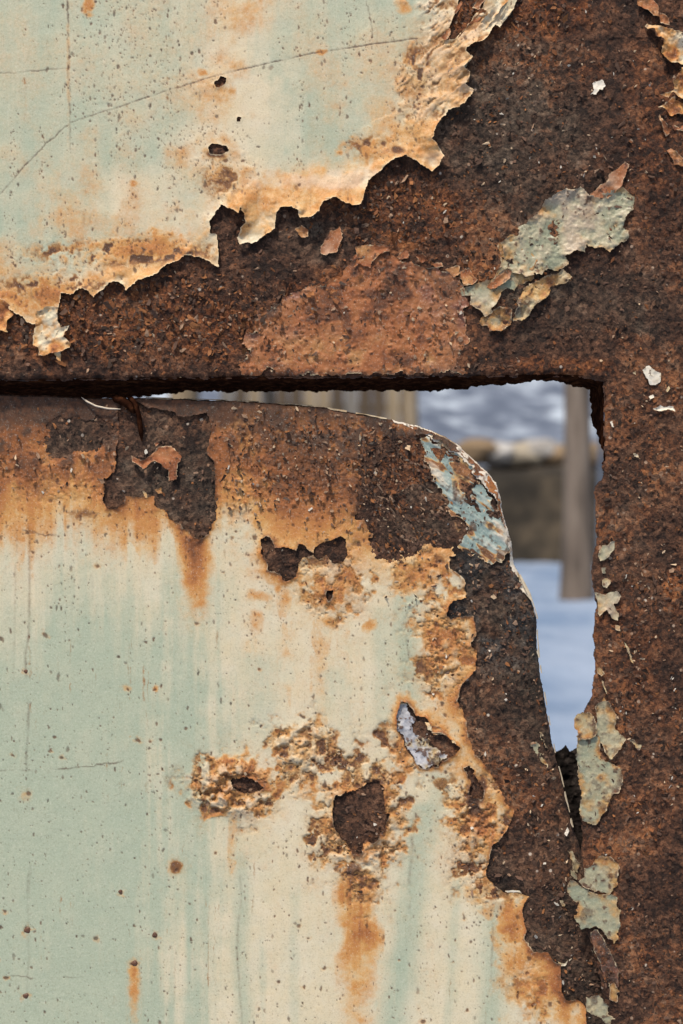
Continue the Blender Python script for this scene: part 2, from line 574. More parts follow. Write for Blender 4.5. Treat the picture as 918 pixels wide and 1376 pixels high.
def flake(name, parent, poly, mat=None, h0=0.9, lift=2.0, reach=10.0, tilt=(0, 0), R_=0.3, G_=0.1, B_=0.0, rimw=1.3, rough=0.5, thick=0.35, warp=0.9, y0=0.0, seed=0, chalk=0.0, wrinkle=None, label=None, edge_g=0.2, spk=0.04):
    """one peeling piece of film: outline, curled edge, own relief and stains"""
    Pn = np.array(poly, float)
    st = 1.1
    gx = np.arange(Pn[:, 0].min() - 4, Pn[:, 0].max() + 4, st); gy = np.arange(Pn[:, 1].min() - 4, Pn[:, 1].max() + 4, st)
    x, y = [a.astype(f32) for a in np.meshgrid(gx, gy)]
    wx_ = warp * (1.2 * fbm(x, y, 9, 3, seed) + 0.5 * fbm(x, y, 3.2, 2, seed + 1)); wy_ = warp * (1.2 * fbm(x, y, 9, 3, seed + 2) + 0.5 * fbm(x, y, 3.2, 2, seed + 3))
    f = psdf(poly, x + wx_, y + wy_, 20)
    d = np.maximum(-f, 0)
    n1 = fbm(x, y, 24, 4, seed + 4); n2 = fbm(x, y, 7, 3, seed + 5)
    cx, cy = Pn.mean(0)
    h = h0 + lift * np.exp(-d / reach) * np.clip(0.55 + 0.8 * n1, 0, 1.6) + rough * (0.5 * n1 + 0.35 * n2)
    h = h + tilt[0] * (x - cx) + tilt[1] * (y - cy)
    if wrinkle:
        a, wl, amp = wrinkle
        q = (x * math.cos(a) + y * math.sin(a)); q2 = (-x * math.sin(a) + y * math.cos(a))
        h = h + amp * (1 - np.abs(fbm(q, q2, (wl, wl * 5), 2, seed + 6)))
    Rm = np.clip(R_ + 0.45 * n1, 0, 1); Gm = np.clip(G_ + 0.38 * fbm(x, y, 18, 3, seed + 7) + edge_g * np.exp(-d / 5.0), 0, 1)
    Bm = np.clip(B_ + 0.5 * n2 * (B_ > 0), 0, 1)
    if mat is M_OLD:      # grime and rust creeping in from the broken edge
        Bm = np.maximum(Bm, np.clip(0.75 * np.exp(-d / 2.2) * (n2 > -0.3) + 0.55 * sm(0.35, 0.9, n1 + 0.5 * n2), 0, 0.9))
    rim = np.clip(1.0 - d / rimw, 0, 1) * np.clip(0.25 + 0.7 * n2, 0, 0.8)
    sp = (n2 > 0.95 - spk).astype(f32) * 0.8
    o = sheet(name, parent, mat or M_PAINT, gx, gy, f, h, {'mask': rgba(Rm, Gm, Bm), 'mask2': rgba(rim, sp, np.clip(chalk + 0.3 * n1 * (chalk > 0), 0, 1))}, thick, y0)
    if label: o['label'] = label
    return o

# ------------------------------------------------------------------ setting: snow, bank, hillside
def at(px, py, D):
    """world point seen at a panel coordinate, D metres from the camera"""
    return ((px - CX) * S * D, D - 1.0, H - (py - CY) * S * D)


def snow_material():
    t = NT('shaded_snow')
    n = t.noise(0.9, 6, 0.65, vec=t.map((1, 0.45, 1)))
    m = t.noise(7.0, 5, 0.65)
    c = t.mix(t.ss(n, 0.38, 0.62), (0.16, 0.23, 0.35), (0.30, 0.37, 0.49))  # blue shade is painted into the snow colour
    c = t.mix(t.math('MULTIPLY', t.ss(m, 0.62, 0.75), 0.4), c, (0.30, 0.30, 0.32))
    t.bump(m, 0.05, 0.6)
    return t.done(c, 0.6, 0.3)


def hill_material():
    t = NT('slate_hillside_with_snow')
    n = t.noise(0.5, 5, 0.6, vec=t.map((1, 1, 1.4)))
    m = t.noise(1.3, 5, 0.6)
    c = t.mix(t.ss(m, 0.35, 0.65), (0.085, 0.105, 0.15), (0.16, 0.19, 0.25))
    c = t.mix(t.ss(t.math('ADD', t.math('MULTIPLY', n, 0.6), t.math('MULTIPLY', m, 0.4)), 0.50, 0.66), c, (0.40, 0.46, 0.54))
    return t.done(c, 0.85, 0.2)


gx = np.concatenate([np.linspace(-140, -16, 32)[:-1], np.linspace(-16, 24, 120), np.linspace(24, 160, 34)[1:]])
gy = np.concatenate([np.linspace(-30, 3, 24)[:-1], np.linspace(3, 32, 100), np.linspace(32, 160, 30)[1:]])
GX, GY = np.meshgrid(gx, gy)
gz = 0.07 * fbm(GX, GY, 3.0, 4, 2) + 0.02 * fbm(GX, GY, 0.8, 2, 5)
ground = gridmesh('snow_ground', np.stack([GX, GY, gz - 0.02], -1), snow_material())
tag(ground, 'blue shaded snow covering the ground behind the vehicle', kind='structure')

bx = np.linspace(-30, 45, 260); bv = np.linspace(0, 1, 26)
BX, BV = np.meshgrid(bx, bv)
prof = np.sin(np.clip(BV * 3.4, 0, 1) * math.pi / 2) ** 0.8
bz = prof * (1.86 + 0.10 * fbm(BX, BV * 4, 4, 3, 3)) + 0.12 * fbm(BX, BV * 6, 0.9, 3, 1) * prof
by = 27.3 + BV * 4.2 + 1.0 * fbm(BX, BV * 3, 2.5, 3, 6) * (1 - BV)
bank = gridmesh('earth_bank', np.stack([BX, by, bz - 0.1], -1), plain_material('dark_earth', [(0.010, 0.009, 0.008), (0.030, 0.025, 0.019), (0.085, 0.066, 0.046)], 1.1, 0.95, 0.08))
tag(bank, 'dark bare earth bank rising behind the snow', kind='structure')

hx = np.linspace(-90, 120, 150); hv = np.linspace(0, 1, 60)
HX, HV = np.meshgrid(hx, hv)
hz = 1.2 + 34 * HV ** 1.15 + 1.0 * fbm(HX, HV * 60, 9, 4, 4)
hill = gridmesh('hillside', np.stack([HX, 31 + HV * 70, hz - 0.8], -1), hill_material())
tag(hill, 'blue grey wooded hillside with snow patches', kind='structure')


def blob(name, c, r, mat, seed, sq=(1, 1, 0.7), parent=None):
    u = np.linspace(0, 2 * np.pi, 17)[:-1]; v = np.linspace(0.02, np.pi - 0.02, 10)
    U, V_ = np.meshgrid(u, v)
    n = 1 + 0.22 * fbm(np.cos(U) * np.sin(V_) * 2 + 9, np.sin(U) * np.sin(V_) * 2 + np.cos(V_) * 3, 1.2, 3, seed)
    Pp = np.stack([c[0] + r * sq[0] * n * np.cos(U) * np.sin(V_), c[1] + r * sq[1] * n * np.sin(U) * np.sin(V_), c[2] + r * sq[2] * n * np.cos(V_)], -1)
    return gridmesh(name, Pp, mat, parent, closed=True)


M_STONES = [plain_material('pale_stone', [(0.20, 0.17, 0.13), (0.42, 0.37, 0.29)], 2.5, 0.9, 0.05),
            plain_material('tan_stone', [(0.13, 0.092, 0.056), (0.28, 0.20, 0.125)], 2.5, 0.9, 0.05),
            plain_material('snow_dusted_stone', [(0.22, 0.20, 0.18), (0.52, 0.51, 0.50)], 2.2, 0.9, 0.05)]
for i, (xp, yp, r_, k, lab) in enumerate([(640, 606, 0.46, 1, 'tan stone on the dark bank, leftmost of the stones seen through the opening'), (672, 609, 0.40, 2, 'snow dusted stone on the dark bank, right of the leftmost tan stone'),
                                     (700, 610, 0.42, 0, 'pale stone in the middle of the stones on the dark bank'), (728, 604, 0.38, 2, 'white topped stone on the dark bank, next to the pale middle one'), (750, 611, 0.36, 1, 'tan stone on the dark bank, just left of the grey brown trunk'),
                                     (808, 612, 0.46, 1, 'tan stone on the dark bank, right of the grey brown trunk'), (780, 609, 0.4, 0, 'pale stone on the dark bank mostly hidden by the grey brown trunk')]):
    st = blob('boulder', at(xp, yp + 2, 30.2), r_, M_STONES[k], i, (1.25, 0.9, 0.62))
    tag(st, lab, 'boulder', 'stones along the top of the bank')


def tree(label, x, D, base_y, w_px, cols, h=8.0, seed=0, lean=0.0):
    c = at(x, base_y, D)
    r = w_px * S * D / 2
    t = thing('bare_tree', label, 'tree', (c[0], c[1], 0), 'bare trees behind the vehicle')
    m = plain_material('bark_%d' % seed, cols, 2.0, 0.95, 0.02, vec=(6, 6, 0.8))

    def tube(name, a, b, r0, r1, flare=0.0, n=22, sd=0):
        a = np.array(a); b = np.array(b)
        v = np.linspace(0, 1, n); u = np.linspace(0, 2 * np.pi, 15)[:-1]
        U, V_ = np.meshgrid(u, v)
        rad = (r0 + (r1 - r0) * V_) * (1 + flare * np.exp(-V_ * 22)) * (1 + 0.07 * fbm(U * 2, V_ * 14, 1.0, 3, sd))
        d = b - a; d = d / np.linalg.norm(d)
        e1 = np.cross(d, (0.3, 1, 0.1)); e1 /= np.linalg.norm(e1); e2 = np.cross(d, e1)
        bend = 0.05 * np.linalg.norm(b - a) * np.sin(V_ * math.pi * 1.3 + sd)
        Pp = a + (b - a) * V_[..., None] + rad[..., None] * (np.cos(U)[..., None] * e1 + np.sin(U)[..., None] * e2) + (bend * 0.25)[..., None] * e1
        return gridmesh(name, Pp, m, t, closed=True)
    top = (c[0] + lean, c[1], h)
    tube('trunk', (c[0], c[1], -0.2), top, r, r * 0.45, 0.25, 40, seed)
    q = random.Random(seed)
    for i in range(6):
        z = h * q.uniform(0.5, 0.97); s_ = (z + 0.2) / (h + 0.2)
        a = q.uniform(0, 6.28); L = q.uniform(0.8, 2.2)
        p0 = (c[0] + lean * s_, c[1], z)
        p1 = (p0[0] + L * math.cos(a), p0[1] + L * math.sin(a), z + L * q.uniform(0.5, 1.1))
        tube('limb', p0, p1, r * 0.3, r * 0.06, 0, 10, seed + i)
    return t


BARK_G = [(0.075, 0.060, 0.050), (0.155, 0.122, 0.098), (0.22, 0.18, 0.148)]
BARK_T = [(0.12, 0.088, 0.055), (0.24, 0.18, 0.115), (0.32, 0.26, 0.185)]
BARK_D = [(0.025, 0.022, 0.02), (0.05, 0.044, 0.038), (0.09, 0.08, 0.07)]
tree('grey brown tree trunk standing in the snow, seen through the opening', 777, 15.4, 805, 42, BARK_G, 8, 3, -0.35)
tree('added slim trunk, its blue grey standing for the shaded side of the grey brown trunk', 796, 17.5, 790, 10, [(0.10, 0.12, 0.16), (0.17, 0.20, 0.25)], 8, 4, 0.0)  # added tree; its colour paints the shaded side of the bigger trunk
tree('pale tan tree trunk just left of the rounded door corner', 547, 19.0, 780, 27, BARK_T, 8, 5, 0.1)
tree('dark slim tree trunk glimpsed in the slit above the door', 368, 17.0, 790, 22, BARK_D, 8, 6, 0.05)
tree('light tree trunk glimpsed at the left end of the slit', 240, 20.0, 775, 50, BARK_T, 8, 9, 0.0)

# upright boards far behind the slit above the door
fence = thing('board_fence', 'fence of tan and brown upright boards, glimpsed blurred in the slit above the door', 'fence', (*at(440, 700, 25.0)[:2], 0))
M_BOARD = [plain_material('tan_board', [(0.17, 0.125, 0.08), (0.33, 0.26, 0.17)], 2.0, 0.9, 0.01, vec=(5, 5, 0.6)), plain_material('brown_board', [(0.05, 0.036, 0.024), (0.12, 0.088, 0.06)], 2.0, 0.9, 0.01, vec=(5, 5, 0.6)), plain_material('grey_board', [(0.10, 0.09, 0.08), (0.21, 0.19, 0.165)], 2.0, 0.9, 0.01, vec=(5, 5, 0.6))]
rb_ = random.Random(12)
for i, k in enumerate([2, 1, 0, 2, 1, 1, 0, 0, 1, 2, 1, 1, 0, 1]):
    x0 = at(296 + i * 18.6, 700, 25.0)[0]; w = 0.215; y0_ = 24.0 + rb_.uniform(-0.02, 0.02); zt = 3.5 + rb_.uniform(-0.08, 0.08); tk = 0.03
    V = [(x0, y0_, -0.1), (x0 + w, y0_, -0.1), (x0 + w, y0_, zt), (x0 + w / 2, y0_, zt + 0.08), (x0, y0_, zt)]
    V = V + [(a, b + tk, c) for a, b, c in V]
    me = bpy.data.meshes.new('board')
    me.from_pydata(V, [], [(0, 1, 2, 3, 4), (9, 8, 7, 6, 5)] + [(a, a + 5, (a + 1) % 5 + 5, (a + 1) % 5) for a in range(5)])
    me.materials.append(M_BOARD[k])
    b_o = bpy.data.objects.new('board', me); COL.objects.link(b_o)
    b_o.parent = fence; b_o.matrix_parent_inverse = ROOTINV[fence.name]
for zr in (0.5, 2.6):
    xa, xb = at(290, 700, 25.0)[0], at(560, 700, 25.0)[0]
    me = bpy.data.meshes.new('rail')
    V = [(x, y, z) for x in (xa, xb) for y in (24.06, 24.13) for z in (zr, zr + 0.12)]
    me.from_pydata(V, [], [(0, 1, 3, 2), (4, 6, 7, 5), (0, 4, 5, 1), (2, 3, 7, 6), (1, 5, 7, 3), (0, 2, 6, 4)])
    me.materials.append(M_BOARD[1])
    b_o = bpy.data.objects.new('rail', me); COL.objects.link(b_o)
    b_o.parent = fence; b_o.matrix_parent_inverse = ROOTINV[fence.name]

# ------------------------------------------------------------------ outlines, in panel coordinates
OPENING = [(-900, 511), (0, 511), (150, 509), (330, 507), (640, 506), (720, 504), (780, 505), (812, 511), (814, 560), (813, 600), (815, 612), (812, 625), (812, 640),
           (803, 652), (800, 662), (802, 680), (803, 700), (801, 712), (803, 725), (799, 745), (796, 770), (799, 790), (802, 810), (802, 828), (799, 850), (801, 870),
           (800, 905), (797, 930), (795, 942), (790, 952), (786, 960), (784, 1000), (785, 1060), (784, 1100), (784, 1150), (786, 1170), (791, 1250), (804, 1300),
           (818, 1376), (840, 1500), (900, 3300), (-900, 3300)]
DOOR = [(-900, 531), (0, 530), (60, 531), (110, 534), (165, 535), (190, 534), (300, 537.6), (371, 541), (427, 546), (470, 553), (512, 561), (560, 571), (580, 578), (601, 587),
        (619, 599), (638, 617), (656, 634), (668, 649), (673, 666), (677, 689), (683, 710), (689, 732), (692, 759), (701, 776), (712, 797), (722, 829), (722, 852),
        (725, 886), (730, 920), (737, 962), (741, 985), (748, 1020), (755, 1045), (762, 1077), (770, 1111), (784, 1147), (788, 1165), (806, 1250), (826, 1330), (842, 1390), (915, 3300), (-900, 3300)]
FILM = [(-900, -900), (720, -900), (705, -60)] + zp(500, 0, 4.173, [(815, -5), (790, 55), (745, 115), (718, 165), (705, 155), (690, 150), (650, 220), (610, 250), (550, 275), (525, 295), (565, 340), (510, 395), (545, 430), (535, 465), (515, 490), (565, 515), (550, 550), (490, 605), (420, 625), (405, 660), (370, 700), (358, 735), (335, 785), (400, 880)]) \
    + zp(430, 120, 4.173, [(690, 400), (660, 440), (630, 470), (590, 450), (545, 410), (475, 378), (400, 405), (350, 445), (290, 500), (265, 550), (235, 650), (180, 665), (90, 622), (30, 625)]) \
    + zp(230, 180, 3.99, [(870, 355), (820, 375), (798, 430), (740, 465), (695, 465), (680, 420), (645, 395), (590, 405), (565, 440), (560, 515), (510, 545), (455, 580), (370, 595), (362, 560), (400, 470), (375, 400), (370, 430), (320, 400), (270, 388), (240, 430), (205, 470), (215, 530), (250, 540), (255, 720), (210, 690), (150, 660), (80, 655), (30, 680)]) \
    + zp(0, 240, 3.99, [(918, 455), (830, 520), (740, 560), (690, 595), (680, 615), (665, 580), (630, 550), (590, 560), (550, 605), (510, 640), (480, 600), (420, 590), (390, 630), (340, 615), (320, 660), (310, 730), (320, 790), (330, 800), (300, 850), (240, 890), (180, 890), (190, 780), (150, 775), (130, 740), (75, 725), (50, 690), (0, 640)]) + [(-60, 395), (-900, 430)]
FILM_HOLES = [zp(0, 0, 1.9957, [(574, 226), (590, 205), (607, 210), (605, 225), (580, 237)]), zp(0, 0, 1.9957, [(556, 396), (570, 384), (607, 391), (613, 405), (590, 417), (565, 413)]),
              zp(500, 0, 4.173, [(452, 110), (515, -60), (650, -60), (625, 40), (570, 100), (520, 170), (465, 225), (420, 225), (430, 170)]),
              [(318, 157), (324, 158), (323, 164), (319, 162)]]
PRIMER = zp(320, 320, 2.7, [(425, 60), (470, 45), (545, 50), (600, 85), (650, 95), (740, 110), (800, 140), (830, 190), (835, 240), (820, 280), (830, 330), (845, 375), (810, 410), (815, 450), (830, 490), (600, 492), (10, 496), (0, 430), (30, 380), (50, 300), (100, 240), (200, 200), (260, 180), (320, 165), (370, 150), (395, 110)])
BARE1 = zp(0, 500, 2.782, [(445, 200), (440, 130), (500, 110), (560, 130), (640, 150), (700, 170), (780, 150), (785, 230), (775, 310), (800, 330), (800, 420), (815, 500), (810, 550), (775, 610), (740, 630), (715, 610), (685, 580), (640, 550), (625, 525), (580, 500), (575, 465), (530, 470), (470, 460), (465, 490), (440, 515), (400, 510), (385, 490), (390, 400), (430, 380), (440, 300)])
BARE2 = zp(0, 500, 2.782, [(180, 190), (240, 170), (310, 180), (385, 170), (430, 200), (440, 230), (375, 255), (330, 300), (260, 310), (200, 320), (170, 290), (175, 230)])
HOLE1 = zp(320, 690, 3.825, [(120, 130), (150, 115), (175, 140), (185, 180), (240, 180), (300, 185), (315, 155), (340, 165), (385, 205), (360, 220), (325, 235), (310, 265), (305, 320), (250, 350), (215, 315), (150, 290), (150, 250), (118, 205)])
HOLE2 = zp(320, 690, 3.825, [(390, 180), (430, 155), (470, 145), (530, 112), (555, 130), (560, 200), (545, 240), (510, 250), (470, 240), (455, 215), (410, 240), (385, 215)])
HOLE5 = zp(320, 690, 3.825, [(455, 395), (487, 395), (485, 430), (465, 455), (450, 430)])
BROWN = [(478, 690), (485, 655), (490, 620), (500, 600), (530, 588), (560, 592), (580, 625), (600, 660), (612, 700), (618, 735), (600, 735), (580, 728), (560, 740), (537, 747), (519, 753), (508, 745), (498, 733), (500, 718), (490, 703)]
HOLE3 = zp(230, 940, 2.782, [(615, 360), (655, 340), (660, 350), (720, 320), (765, 298), (795, 330), (800, 400), (790, 425), (820, 425), (800, 470), (760, 530), (715, 540), (710, 570), (680, 575), (660, 540), (630, 510), (610, 460), (608, 410)])
HOLE4 = zp(230, 940, 2.782, [(225, 300), (270, 288), (320, 305), (345, 325), (310, 350), (265, 345), (235, 320)])
METAL = zp(500, 740, 3.825, [(150, 770), (185, 780), (215, 820), (225, 850), (270, 850), (300, 890), (310, 930), (350, 935), (380, 950), (430, 990), (455, 1010), (430, 1040), (380, 1070), (340, 1110), (300, 1120), (250, 1120), (225, 1080), (180, 1040), (160, 980), (130, 930), (128, 850)])
STRIP = zp(500, 740, 3.825, [(960, -60), (700, 40), (620, 30), (570, 50), (480, 10), (460, 20), (400, 30), (395, 90), (440, 115), (470, 140), (485, 240), (440, 250), (400, 275), (385, 330), (400, 350), (450, 340), (520, 330), (535, 440), (500, 480), (540, 510), (535, 610), (490, 660), (455, 690), (440, 770), (470, 830), (490, 920), (500, 970), (520, 1020), (560, 1080)]) \
    + zp(560, 1020, 3.53, [(360, 80), (400, 150), (425, 200), (460, 240), (455, 290), (430, 330), (405, 370), (360, 410), (345, 450), (345, 500), (325, 545), (370, 600), (410, 630), (480, 625), (535, 650), (510, 680), (500, 740), (515, 800), (510, 850), (560, 910), (620, 915), (655, 960), (680, 975), (685, 1080), (690, 1100), (720, 1140), (770, 1140), (800, 1180), (810, 1270)]) + [(850, 1500), (1000, 1500), (1000, 900)]
BITS = zp(560, 1020, 3.53, [(230, 40), (255, 30), (270, 70), (290, 100), (320, 150), (310, 190), (270, 180), (245, 150), (255, 100)])

# ------------------------------------------------------------------ the frame: header and pillar
frame = thing('vehicle_body_frame', 'rusted vehicle body frame of header and pillar with peeling sage paint on its upper left', 'vehicle frame', (0.3, 0.0, 0.0))
f_open = P(OPENING, 60, 1.0)
f_frame = -f_open
f_film = P(FILM, 60, 1.0)
f_torn = f_film
for hp in FILM_HOLES:
    f_film = np.maximum(f_film, -P(hp, 60, 0.7))
f_prim = P(PRIMER, 40, 1.6) + 9 * np.clip(N12 + 0.6 * N30, -0.4, 1) * (1 - sm(345, 420, X)) + 1.6 * N12 + 1.0 * N6

w1, w2, wid = worley(X + 2 * WX, Y + 2 * WY, 7.0, 2)
w1b, w2b, widb = worley(X + 3 * WX, Y + 3 * WY, 17.0, 4)
grain = 0.34 * N6 + 0.30 * N12 + 0.55 * N30 + 0.7 * (wid - 0.5) * sm(0.02, 0.25, w2 - w1) + 1.0 * (widb - 0.5) * sm(0.0, 0.12, w2b - w1b)
edge_drop = lambda f, w, k: k * np.clip(1 + f / w, 0, 1) ** 2
h_rust = -0.9 + grain - edge_drop(f_frame, 9, 3.0)

w1d, w2d, widd = worley(X + 10 * N30 + 3 * WX, Y + 10 * N90 + 3 * WY, 46.0, 1)
tone = np.clip(0.53 + 0.34 * (widd - 0.5) + 0.40 * (widb - 0.5) + 0.20 * N90 - 0.25 * sm(0.07, 0.0, w2b - w1b), 0, 1).astype(f32)
o_m = 0.20 + 0.38 * N90 + 0.15 * N30 + 0.35 * (widd - 0.5)
o_m = np.maximum(o_m, 0.95 * bl(690, 0, 140, 60)); o_m = np.maximum(o_m, 0.6 * bl(790, 95, 30, 30))
o_m = np.maximum(o_m, 0.75 * bl(170, 430, 260, 75)); o_m = np.maximum(o_m, 0.75 * bl(540, 280, 95, 60))
o_m = np.maximum(o_m, 0.9 * bl(290, 440, 80, 60)); o_m = np.maximum(o_m, 0.8 * bl(740, 495, 100, 18)); o_m = np.maximum(o_m, 0.5 * bl(840, 870, 60, 110))
o_m = np.maximum(o_m, 0.55 * bl(880, 180, 50, 160)); o_m = np.maximum(o_m, 0.55 * bl(830, 560, 40, 50)); o_m = np.maximum(o_m, 0.9 * bl(470, 430, 170, 85))
o_m = np.maximum(o_m, 0.9 * bl(640, 15, 80, 50, 0.5)); o_m = np.maximum(o_m, 0.8 * bl(700, 60, 90, 60, 0.6) * (N30 > -0.1)); o_m = np.maximum(o_m, 0.85 * bl(560, 290, 120, 60, 0.5)); o_m = np.maximum(o_m, 0.8 * bl(100, 440, 140, 60, 0.5))
o_m = np.clip(o_m - 0.6 * bl(410, 320, 60, 45) - 0.5 * bl(650, 160, 90, 110) - 0.5 * bl(790, 400, 120, 70), 0, 1)
g_m = np.clip(0.10 + 0.35 * N90 + 0.55 * bl(690, 190, 130, 180) + 0.5 * bl(770, 410, 120, 70) + 0.4 * bl(400, 320, 80, 40) + 0.25 * bl(860, 680, 60, 90), 0, 0.75)
p_m = np.clip(0.25 + 0.3 * N90 + 0.5 * bl(880, 900, 70, 240) + 0.3 * bl(300, 430, 300, 70), 0, 1)
f_r = np.maximum(f_frame, -f_film - 16)
fsteel = sheet('steel_sheet', frame, M_RUST, xs, ys, f_r, h_rust, {'mask': rgba(o_m, g_m, p_m, tone)}, 2.2)

# rust scale on the frame
free = (f_frame < -4) & (f_film > 1)
dens = np.where(free, np.clip(0.55 + 0.5 * N30 + 0.3 * N90, 0.05, 1), 0) * np.where(f_prim < 0, 0.12, 1)
pts = scatter(6000, dens, 3)
r_ = np.random.default_rng(4)
sz = np.clip(r_.lognormal(0.25, 0.45, len(pts)), 0.7, 5.0)
chips('rust_scale', fsteel, pts, at_grid(h_rust, pts), sz, [30, 34, 20, 11, 4, 4, 0.9, 0.15], 5, tilt=0.5, elong=0.9)
dens = np.where(free, np.clip(1.3 * bl(200, 420, 250, 70) + bl(550, 280, 100, 60) + 0.6 * bl(690, 10, 110, 40), 0, 1), 0)
pts = scatter(1300, dens, 13)
chips('rust_scale', fsteel, pts, at_grid(h_rust, pts), np.clip(r_.lognormal(0.5, 0.45, len(pts)), 0.8, 5), [8, 12, 14, 32, 20, 10, 2, 0.1], 6, tilt=0.7, elong=1.0)
dens = np.where(free, np.clip(bl(880, 900, 60, 260) + 0.5 * bl(760, 150, 150, 200), 0, 1), 0)
pts = scatter(170, dens, 23)
chips('pale_crumbs', fsteel, pts, at_grid(h_rust, pts), np.clip(r_.lognormal(0.2, 0.35, len(pts)), 0.7, 3), [0, 0, 0, 3, 8, 24, 34, 22], 7, tilt=0.8, elong=1.6)

# primer patch of the header
prim_h = -0.35 + 0.30 * N30 + 0.32 * N12 + 0.30 * N6 - edge_drop(f_frame, 9, 3.0)
pp = scatter(420, np.where(f_prim < -5, 1.0, 0), 31)
rd = np.clip(np.random.default_rng(8).lognormal(0.75, 0.4, len(pp)), 1.2, 5)
bump_ = Z0.copy(); splat(bump_, pp, rd, 0.35 + 0.16 * rd, 1.0, 'max', 0.1)
prim_h = prim_h + bump_
dP = np.maximum(-f_prim, 0)
prim_h = prim_h + 1.3 * np.exp(-dP / 3.5) * np.clip(N12 + 0.35, 0, 1.2)
sp_ = Z0.copy(); splat(sp_, pp[:110] + (1.0, 2.2), rd[:110] * 0.6, np.full(110, 0.8), 0.7)
Rm = np.clip(0.15 + 0.9 * bl(470, 475, 150, 30) + 0.25 * N30, 0, 1)
Gm = np.clip(0.52 + 0.45 * N90 + 0.35 * N30 - 0.4 * bl(590, 390, 60, 60, 0.5), 0, 1)
Bm = np.clip(0.55 * sm(0.25, 0.9, N30 + 0.4 * N90) + 0.6 * np.exp(-dP / 7) * sm(-0.1, 0.5, N12 + 0.4 * N30), 0, 1)
rim = np.clip(1 - dP / 1.4, 0, 1) * np.clip(N12 + 0.3, 0, 0.6)
ch = 0.35 * bl(585, 395, 60, 40)
pf_o = sheet('primer_film', frame, M_PRIMER, xs, ys, np.maximum(f_prim, f_frame + 3), prim_h, {'mask': rgba(Rm, Gm, Bm), 'mask2': rgba(rim, sp_, 0 * ch)}, 0.6, main=(500, 440))
pf_o['label'] = 'rust red primer left bare on the header'
pts = pp[110:330]
chips('primer_scale', pf_o, pts, at_grid(prim_h, pts) - 0.1, np.clip(rd[110:330] * 0.9, 1, 4.5), [2, 4, 8, 20, 30, 24, 10, 1], 9, tilt=0.8, elong=0.8)

# the big peeling paint film of the header
d = np.maximum(-f_film, 0)
L_ = 1.6 + 4.6 * np.clip(0.45 + 0.8 * N90 + 0.4 * N30, 0, 1.3)
L_ = L_ * (1 - 0.75 * (1 - sm(60, 190, X)) * sm(330, 380, Y))
d0 = np.maximum(-f_torn, 0)
lift = 0.5 * np.exp(-d / 5.0) * (d < 30) + L_ * np.exp(-d0 / (15 + 6 * np.clip(N90, -1, 1))) * (d0 < 58)
wr = bl(620, 70, 80, 105, 0.6, 0.3)
q1 = (X + Y) * 0.7071; q2 = (X - Y) * 0.7071
ridge = 1 - np.abs(fbm(q1 + 3 * N12, q2, (9, 38), 3, 5))
zone = np.exp(-d / 42.0)
rough = zone * sm(-0.1, 0.7, N90 + 0.5 * N30)
bz_ = np.clip(1.1 * bl(170, 340, 190, 26, 0.5) + 0.9 * bl(70, 385, 120, 26, 0.5) + 0.8 * bl(300, 240, 50, 40, 0.6) + 0.8 * bl(500, 195, 45, 20, 0.6) + 1.0 * bl(560, 110, 34, 85, 0.5) + 0.8 * bl(610, 30, 40, 40, 0.5), 0, 1)
h_film = 0.45 + lift + 0.20 * N90 + 0.10 * N30 + wr * (1.25 * ridge - 0.5) + (rough + bz_) * (-0.30 * N12 - 0.30 * N30)
edgeband = np.exp(-np.maximum(d, 0) / (46 + 24 * np.clip(N90, -1, 1)))
low = sm(150, 330, Y + 0.25 * X)
Rm = np.clip(0.12 * (NV + 0.4) + 1.15 * edgeband * (0.5 + 0.5 * low) + 0.9 * drip(325, -60, 260, 48, 0, 0.55) + 0.55 * bl(330, 190, 90, 130) + 0.5 * bl(250, 270, 150, 60) + 0.5 * wr + 0.35 * bl(240, 20, 12, 60) + 0.15 * N90, 0, 1)
Gm = 0.80 * np.exp(-d / (62 + 28 * np.clip(N90, -1, 1))) * np.clip(0.62 + 0.45 * N30 + 0.5 * N90, 0, 1.0) * (0.45 + 0.55 * low)
Gm = np.minimum(Gm, 0.50)
Gm = np.maximum(Gm, 0.42 * drip(325, -60, 330, 55, 0, 0.9) * np.clip(0.5 + 0.8 * N90 + 0.4 * N30, 0, 1))
for b in [(500, 200, 70, 26, .75), (300, 245, 60, 35, .55), (190, 335, 110, 30, .85), (50, 400, 130, 36, .9), (340, 285, 40, 18, .45), (305, 130, 14, 26, .6), (290, 205, 26, 22, .6), (335, 20, 22, 34, .45), (120, 8, 10, 10, .8), (180, 248, 9, 9, .8), (90, 298, 14, 9, .5),
          (565, 110, 45, 60, .55), (600, 60, 60, 60, .5), (430, 70, 12, 6, .8), (240, 106, 14, 8, .5), (275, 98, 10, 8, .7), (313, 81, 9, 7, .5), (545, 12, 16, 14, .7), (550, 40, 8, 40, .4), (55, 295, 14, 40, .3), (35, 135, 4, 26, .35), (92, 80, 4, 110, .35)]:
    Gm = np.maximum(Gm, 0.85 * b[4] * bl(*b[:4], 0.8, -0.1))
Bm = np.clip(0.9 * bz_ * sm(0.05, 0.7, 0.9 * N12 + 0.7 * N30) + 0.5 * wr * sm(0.55, 0.2, ridge), 0, 1)
Gm = np.maximum(Gm, 0.6 * bz_ * sm(-0.5, 0.4, N30 + 0.4 * N12))
Bm = np.maximum(Bm, 0.75 * bl(533, 203, 12, 7)); Bm = np.maximum(Bm, 0.8 * bl(290, 207, 14, 6, 0.5))
Gm = np.maximum(Gm, np.clip(1.15 * Bm, 0, 0.95))
spk = Z0.copy()
dn = np.where(f_film < -3, np.clip(0.04 + 0.8 * sm(0.25, 0.9, NV + 0.5 * N30) + 0.6 * bl(170, 95, 120, 130) + 0.9 * bz_ + 0.7 * bl(280, 210, 70, 60), 0, 1), 0)
pts = scatter(2300, dn, 41)
